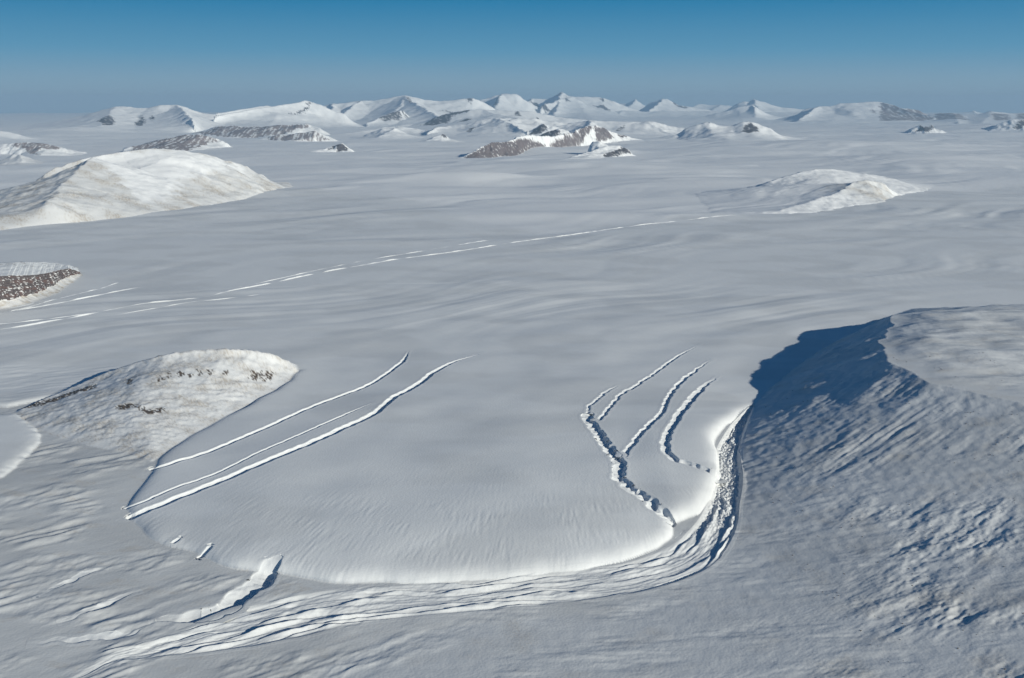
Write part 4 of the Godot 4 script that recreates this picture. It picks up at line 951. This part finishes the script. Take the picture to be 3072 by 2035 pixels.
# flat-topped hill whose sunny side is a layered rock cliff above a scree slope
func cliff():
	var n := MESA.size() / 8
	var ns := 40                   # rows between two stations
	var nscree := 12
	var nrock := 30
	var ntop := 30
	var nc := 2 + nscree + nrock + ntop + 4
	var vs := PackedVector3Array()
	var cs := PackedColorArray()
	var ids := PackedInt32Array()
	var run := 0.0
	for i in n - 1:
		for k in (ns + 1 if i == n - 2 else ns):
			var t := float(k) / ns
			var v := PackedFloat32Array()
			for q in 8:
				v.append(lerpf(MESA[8 * i + q], MESA[8 * i + 8 + q], t))
			run += Vector2(MESA[8 * i + 8] - MESA[8 * i], MESA[8 * i + 9] - MESA[8 * i + 1]).length() / ns
			var s := run
			var foot := Vector2(v[0], v[1]) + Vector2(1, 0) * n_b.get_noise_2d(s / 60.0, 2.0) * 10.0
			var rim := Vector2(v[2], v[3]) + Vector2(1, 0) * (n_c.get_noise_2d(s / 55.0, 8.0) * 14.0 + n_b.get_noise_2d(s / 17.0, 3.0) * 4.0)
			var top := v[4] + n_b.get_noise_2d(s / 90.0, 5.0) * 1.5
			var back := Vector2(v[5], v[6])
			var g := plain_h(foot.x, foot.y)
			var share: float = 0.17 + 0.09 * n_b.get_noise_2d(s / 70.0, 31.0)      # scree height in the face
			share += 0.16 * smoothstep(0.45, 1.0, run / 1250.0)
			var toe := foot.lerp(rim, 0.62)
			for c in nc:
				var p: Vector2
				var y := 0.0
				var tone := SNOW
				var id := 0
				if c < 2:
					p = foot + (foot - rim) * (0.25 if c == 0 else 0.08)
					y = g - (3.0 if c == 0 else 0.3)
				elif c < 2 + nscree:
					var a := (c - 1.0) / nscree
					p = foot.lerp(toe, a)
					y = g + top * share * pow(a, 1.25) + n_c.get_noise_2d(s / 9.0, a * 4.0) * 1.2 * a
					tone = dusted(SNOW * 0.9, s, a * 60.0, 1.4, 0.5)
				elif c < 2 + nscree + nrock:
					var a := (c - 1.0 - nscree) / nrock
					var lay := a * 5.0 + n_b.get_noise_2d(s / 160.0, 4.0) * 0.6
					var ledge := lay - floorf(lay)
					var into := lerpf(a, (floorf(lay) + smoothstep(0.55, 1.0, ledge)) / 5.0, 0.45)
					into += n_c.get_noise_2d(s / 22.0, a * 2.2) * 0.22 * sin(a * PI) + n_c.get_noise_2d(s / 7.0, a * 5.0) * 0.10 * sin(a * PI)
					p = toe.lerp(rim, into)
					y = g + top * lerpf(share, 1.0, a)
					tone = cliff_tone(s, y - g, ledge)
					id = 1
				elif c < 2 + nscree + nrock + ntop:
					var a := (c - 1.0 - nscree - nrock) / ntop
					p = rim.lerp(back, a)
					y = lerpf(g + top, g + v[7], a) + 1.5 * smoothstep(0.0, 0.06, a) + n_c.get_noise_2d(s / 120.0, a * 3.0) * 3.0 * sin(a * PI)
					tone = snow_tone(p.x, p.y)
					var streak: float = n_c.get_noise_2d(s / 70.0, a * 9.0 + 3.0)
					tone = tone.lerp(Vector3(0.22, 0.2, 0.19), clampf((streak - 0.22) * 3.0, 0.0, 0.55) * smoothstep(0.35, 0.8, a))
				else:
					var a := (c + 1.0 - 2 - nscree - nrock - ntop) / 4.0
					p = back + (back - rim).normalized() * 260.0 * a
					y = lerpf(g + v[7], g - 5.0, smoothstep(0.0, 1.0, a))
				vs.append(Vector3(p.x, y, -p.y))
				cs.append(col(tone))
				ids.append(2 if c < 1 + nscree else (id if c < 1 + nscree + nrock else 0))
				if c >= 1 + nscree and c < 1 + nscree + nrock:
					ids[ids.size() - 1] = 1
	var nr := vs.size() / nc
	var nn := PackedVector3Array()
	nn.resize(vs.size())
	for r in nr:
		for c in nc:
			var dc := vs[r * nc + mini(c + 1, nc - 1)] - vs[r * nc + maxi(c - 1, 0)]
			var dr := vs[mini(r + 1, nr - 1) * nc + c] - vs[maxi(r - 1, 0) * nc + c]
			nn[r * nc + c] = dr.cross(dc).normalized()
	var origin := Vector3(-2400, 0, -4600)
	var root := Node3D.new()
	root.name = fresh("mesa")
	add_child(root)
	root.position = origin
	tag(root, "flat topped hill ending in a brown layered rock cliff at the left edge", "mesa")
	root.add_child(pick(vs, nn, cs, nc, nr, ids, 0, "snow_cover", mats.snow, origin, false), true)
	root.add_child(pick(vs, nn, cs, nc, nr, ids, 1, "rock_face", mats.rock, origin, false), true)
	root.add_child(pick(vs, nn, cs, nc, nr, ids, 2, "scree_slope", mats.snow, origin, false), true)

func cliff_tone(s: float, h: float, ledge: float) -> Vector3:
	var n: float = n_c.get_noise_2d(s / 16.0, h / 7.0)
	var t := Vector3(0.095, 0.08, 0.078) * (1.0 + 0.6 * n)
	var red: float = n_b.get_noise_2d(s / 90.0, h / 26.0)
	t = t.lerp(Vector3(0.13, 0.078, 0.066), clampf(red * 1.6, 0.0, 0.6))
	var seam: float = h + n_a.get_noise_2d(s / 90.0, 3.0) * 7.0
	if seam > 50.0 and seam < 57.0 and s < 420.0:
		t = Vector3(0.26, 0.175, 0.115)
	var snow: float = n_d.get_noise_2d(s / 24.0, h / 6.0 + 4.0) + 0.35 * n_c.get_noise_2d(s / 30.0, 7.0) + 0.30 * (1.0 - smoothstep(0.0, 0.25, ledge))
	return t.lerp(SNOW, clampf((snow - 0.40) * 9.0, 0.0, 0.9))

# the line of a channel with the small bends of running water, as dense points
func wander(ch: Dictionary) -> PackedFloat32Array:
	var src := PackedFloat32Array(ch.line)
	if ch.deep < 0.0:
		return src
	var c := Curve2D.new()
	var n := src.size() / 2
	for i in n:
		var p := Vector2(src[2 * i], src[2 * i + 1])
		var t := (Vector2(src[2 * mini(i + 1, n - 1)], src[2 * mini(i + 1, n - 1) + 1]) - Vector2(src[2 * maxi(i - 1, 0)], src[2 * maxi(i - 1, 0) + 1])) / 6.0
		c.add_point(p, -t.limit_length(60.0), t.limit_length(60.0))
	var length := c.get_baked_length()
	var out := PackedFloat32Array()
	var k := int(length / 11.0) + 1
	for i in k + 1:
		var s := length * i / k
		var p := c.sample_baked(s)
		var dir := (c.sample_baked(minf(s + 6.0, length)) - c.sample_baked(maxf(s - 6.0, 0.0))).normalized()
		var side := Vector2(-dir.y, dir.x)
		p += side * (n_b.get_noise_2d(s / 48.0, src[0]) * 11.0 + n_a.get_noise_2d(s / 24.0, src[0] + 9.0) * 4.0) * float(ch.rag) * smoothstep(0.0, 30.0, minf(s, length - s))
		out.append(p.x)
		out.append(p.y)
	return out

func taper(s: float, length: float, fade: Array) -> float:
	return smoothstep(0.0, fade[0], s) * smoothstep(0.0, fade[1], length - s)

# ------------------------------------------------------------------ channels cut in the ice, banks of drifted snow
func channel(ch: Dictionary):
	var line := wander(ch)
	var curve := Curve3D.new()
	var n := line.size() / 2
	for i in n:
		var p := Vector3(line[2 * i], 0, line[2 * i + 1])
		var a := Vector3(line[2 * maxi(i - 1, 0)], 0, line[2 * maxi(i - 1, 0) + 1])
		var b := Vector3(line[2 * mini(i + 1, n - 1)], 0, line[2 * mini(i + 1, n - 1) + 1])
		var t := (b - a) / 6.0
		t = t.limit_length(60.0)
		curve.add_point(p, -t, t)
	var length := curve.get_baked_length()
	var half: float = ch.half
	var deep: float = ch.deep
	var raised := deep < 0.0
	var ds := 2.5 if not raised else 9.0
	var rows := int(length / ds) + 1
	var qs := [-1.9, -1.45, -1.15, -1.0, -0.9, -0.8, -0.7, -0.6, -0.5, -0.4, -0.25, 0.0, 0.25, 0.4, 0.5, 0.6, 0.7, 0.8, 0.9, 1.0, 1.15, 1.45, 1.9]
	if raised:
		qs = [-1.6, -1.2, -0.9, -0.6, -0.3, -0.1, 0.1, 0.3, 0.6, 0.9, 1.2, 1.6]
	var nc := qs.size()
	var vs := PackedVector3Array()
	var cs := PackedColorArray()
	var seed_ := line[0] * 0.37
	for j in rows:
		var s := minf(j * ds, length - 0.01)
		var p := curve.sample_baked(s)
		var p2 := curve.sample_baked(minf(s + 4.0, length))
		var p1 := curve.sample_baked(maxf(s - 4.0, 0.0))
		var dir := (p2 - p1).normalized()
		var side := Vector3(dir.z, 0, -dir.x)
		var fade := taper(s, length, ch.fade)
		var hw: float = half * (0.3 + 0.7 * fade) if not raised else half
		var rag: float = ch.rag
		var low_at := 0.58 * clampf((side.x * 0.82 - side.z * 0.57) * 2.5, -1.0, 1.0)    # the stream keeps to the sunward side; drift fills the other
		var wob: float = n_b.get_noise_2d(s / 44.0, seed_) * rag
		var wide: float = (1.0 + n_b.get_noise_2d(s / 40.0, seed_ + 40.0) * rag * 0.7)
		var dip: float = deep * fade * (1.0 + n_b.get_noise_2d(s / 34.0, seed_ + 80.0) * rag * 0.9)
		if raised:
			dip = deep * fade * clampf(0.75 + 1.4 * n_c.get_noise_2d(s / 190.0, seed_ + 80.0), 0.15, 1.4)
		for q: float in qs:
			var aq := absf(q)
			var lat: float
			if raised:
				lat = q * half
			elif aq <= 1.0:
				lat = q * hw * wide + wob * hw * 0.5
				lat = clampf(lat, -hw * 1.02, hw * 1.02)
			else:
				lat = signf(q) * (hw * 1.03 + (aq - 1.0) * 16.0)
			var pt := p + side * lat
			var g := ground_h(pt.x, pt.z)
			var reg := region
			var y := g
			if raised:
				y = g - dip * exp(-q * q * 3.2) - 0.5 - (1.0 if aq > 1.5 else 0.0)
			elif aq < 1.0:
				var wall := 0.0
				if q < low_at:
					wall = pow((q + 1.0) / (low_at + 1.0), 0.75)
				else:
					wall = pow((1.0 - q) / (1.0 - low_at), 0.8)
				var heap: float = maxf(0.0, n_b.get_noise_2d(s / 26.0, lat / 22.0 + seed_)) * rag * deep * 0.7
				y = g + 0.2 - (dip - heap * fade) * wall
			else:
				y = g + (0.22 if aq < 1.6 else -0.35)
			vs.append(Vector3(pt.x, y, -pt.z))
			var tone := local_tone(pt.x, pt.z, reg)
			if aq < 1.0 and not raised:
				tone = tone.lerp(SNOW * 1.03, 0.75 * fade)       # clean drift and ice in the cut
			elif raised:
				tone = plain_tone(pt.x, pt.z) * 1.03
			cs.append(col(tone))
	var nr := rows
	var ns := grid_normals(vs, nc, nr)
	var ids := PackedInt32Array()
	ids.resize(vs.size())
	var origin := vs[(nr / 2) * nc + nc / 2]
	var o := pick(vs, ns, cs, nc, nr, ids, 0, fresh(ch.name), mats.snow, origin, true)
	o.position = origin
	tag(o, ch.label, {"meltwater_channel": "channel", "snow_gully": "gully", "ice_notch": "notch", "snow_bank": "snow bank"}[ch.name], "", {"meltwater_channel": "meltwater channels cut in the glacier tongue", "snow_gully": "gullies and steps of the forefield", "ice_notch": "notches in the tongue's margin", "snow_bank": "snow banks on the plain"}[ch.name])
	add_child(o)

# the terraced bank of old river ice and drift that rings the tongue
func layered_bank():
	var curve := Curve3D.new()
	var n := BELT.size() / 3
	var at_s := PackedFloat32Array()
	for i in n:
		var p := Vector3(BELT[3 * i], 0, BELT[3 * i + 1])
		var a := Vector3(BELT[3 * maxi(i - 1, 0)], 0, BELT[3 * maxi(i - 1, 0) + 1])
		var b := Vector3(BELT[3 * mini(i + 1, n - 1)], 0, BELT[3 * mini(i + 1, n - 1) + 1])
		var t := ((b - a) / 6.0).limit_length(50.0)
		curve.add_point(p, -t, t)
		at_s.append(curve.get_baked_length())
	var length := curve.get_baked_length()
	var ds := 2.5
	var rows := int(length / ds) + 1
	var nc := 99
	var vs := PackedVector3Array()
	var cs := PackedColorArray()
	for j in rows:
		var s := minf(j * ds, length - 0.01)
		var p := curve.sample_baked(s)
		var dir := (curve.sample_baked(minf(s + 12.0, length)) - curve.sample_baked(maxf(s - 12.0, 0.0))).normalized()
		var side := Vector3(dir.z, 0, -dir.x)
		var i := clampi(at_s.bsearch(s) - 1, 0, n - 2)
		var w := lerpf(BELT[3 * i + 2], BELT[3 * i + 5], clampf((s - at_s[i]) / maxf(at_s[i + 1] - at_s[i], 0.1), 0.0, 1.0))
		var ends := smoothstep(0.0, 40.0, s) * smoothstep(0.0, 150.0, length - s)
		var gully := 1.0 - smoothstep(650.0, 1000.0, s)          # the rough upper part beside the ice wall
		for c in nc:
			var q := (c / float(nc - 1)) * 2.0 - 1.0
			var lat := q * (w + 14.0)
			var pt := p + side * lat
			var g := ground_h(pt.x, pt.z)
			var reg := region
			var e := clampf((w - absf(lat)) / 10.0, 0.0, 1.0)
			var bend: float = n_c.get_noise_2d(s / 420.0, lat / 130.0) * 30.0 + n_b.get_noise_2d(s / 70.0, lat / 60.0) * (3.0 + 6.0 * gully)
			var band := (lat + bend) / 19.0
			var fr := band - floorf(band)
			var strength: float = clampf(0.62 + 1.9 * n_b.get_noise_2d(s / 240.0, floorf(band) * 7.3), 0.05, 1.5)
			var stair: float = (smoothstep(0.0, 0.78, fr) - smoothstep(0.78, 1.0, fr)) * (5.5 - 2.0 * gully) * strength
			var lumps: float = n_d.get_noise_2d(s / 110.0, lat / 11.0) * 1.7 + n_d.get_noise_2d(s / 15.0, lat / 10.0) * (0.35 + 4.0 * gully)
			var y := g + (-4.5 - 6.0 * gully + stair + lumps) * e * ends + lerpf(0.18, -0.35, clampf((absf(lat) - w - 7.5) / 6.0, 0.0, 1.0))
			vs.append(Vector3(pt.x, y, -pt.z))
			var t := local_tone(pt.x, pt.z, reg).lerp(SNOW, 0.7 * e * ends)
			var grit: float = n_d.get_noise_2d(s / 9.0, lat / 6.0 + 12.0)
			t = t.lerp(Vector3(0.36, 0.34, 0.31), clampf(grit * 1.6 - 0.1, 0.0, 0.75) * e * (0.25 + 0.6 * gully))
			cs.append(col(t))
	var ns := grid_normals(vs, nc, rows)
	var ids := PackedInt32Array()
	ids.resize(vs.size())
	var origin := vs[(rows / 2) * nc + nc / 2]
	var o := pick(vs, ns, cs, nc, rows, ids, 0, fresh("layered_bank"), mats.snow, origin, true)
	o.position = origin
	tag(o, "layered bank of terraced ice and snow ringing the glacier tongue's toe", "bank")
	add_child(o)

# loose stones on the big hill: too many and too small to count
func rubble():
	var rng := RandomNumberGenerator.new()
	rng.seed = 5
	var st := SurfaceTool.new()
	st.begin(Mesh.PRIMITIVE_TRIANGLES)
	var sp := SphereMesh.new()
	sp.radial_segments = 6
	sp.rings = 3
	sp.radius = 1.0
	sp.height = 1.5
	var mdt_src := sp.get_mesh_arrays()
	var v: PackedVector3Array = mdt_src[Mesh.ARRAY_VERTEX]
	for i in v.size():
		v[i] *= 1.0 + 0.35 * n_a.get_noise_3d(v[i].x * 1.7, v[i].y * 1.7, v[i].z * 1.7)
	mdt_src[Mesh.ARRAY_VERTEX] = v
	var am := ArrayMesh.new()
	am.add_surface_from_arrays(Mesh.PRIMITIVE_TRIANGLES, mdt_src)
	var m := StandardMaterial3D.new()
	m.albedo_color = Color(0.36, 0.33, 0.31)
	m.roughness = 0.9
	am.surface_set_material(0, m)
	var mm := MultiMesh.new()
	mm.transform_format = MultiMesh.TRANSFORM_3D
	mm.mesh = am
	var list := []
	while list.size() < 900:
		var x := rng.randf_range(600.0, 1600.0)
		var d := rng.randf_range(1450.0, 3000.0)
		if n_c.get_noise_2d(x / 120.0 + 3.0, d / 80.0) < 0.16:
			continue
		var h := near_h(x, d)
		if region != 2:
			continue
		var s := rng.randf_range(0.4, 1.0)
		s = 0.35 + 1.1 * s * s * s
		list.append(Transform3D(Basis.from_euler(Vector3(rng.randf() * 0.6, rng.randf() * 6.28, rng.randf() * 0.6)).scaled(Vector3(s * rng.randf_range(0.8, 1.6), s, s)), Vector3(x, h + s * 0.2, -d)))
	mm.instance_count = list.size()
	for i in list.size():
		mm.set_instance_transform(i, list[i])
	var o := MultiMeshInstance3D.new()
	o.name = "rubble"
	o.multimesh = mm
	tag(o, "loose dark stones scattered over the striated hill", "rubble", "stuff")
	add_child(o)
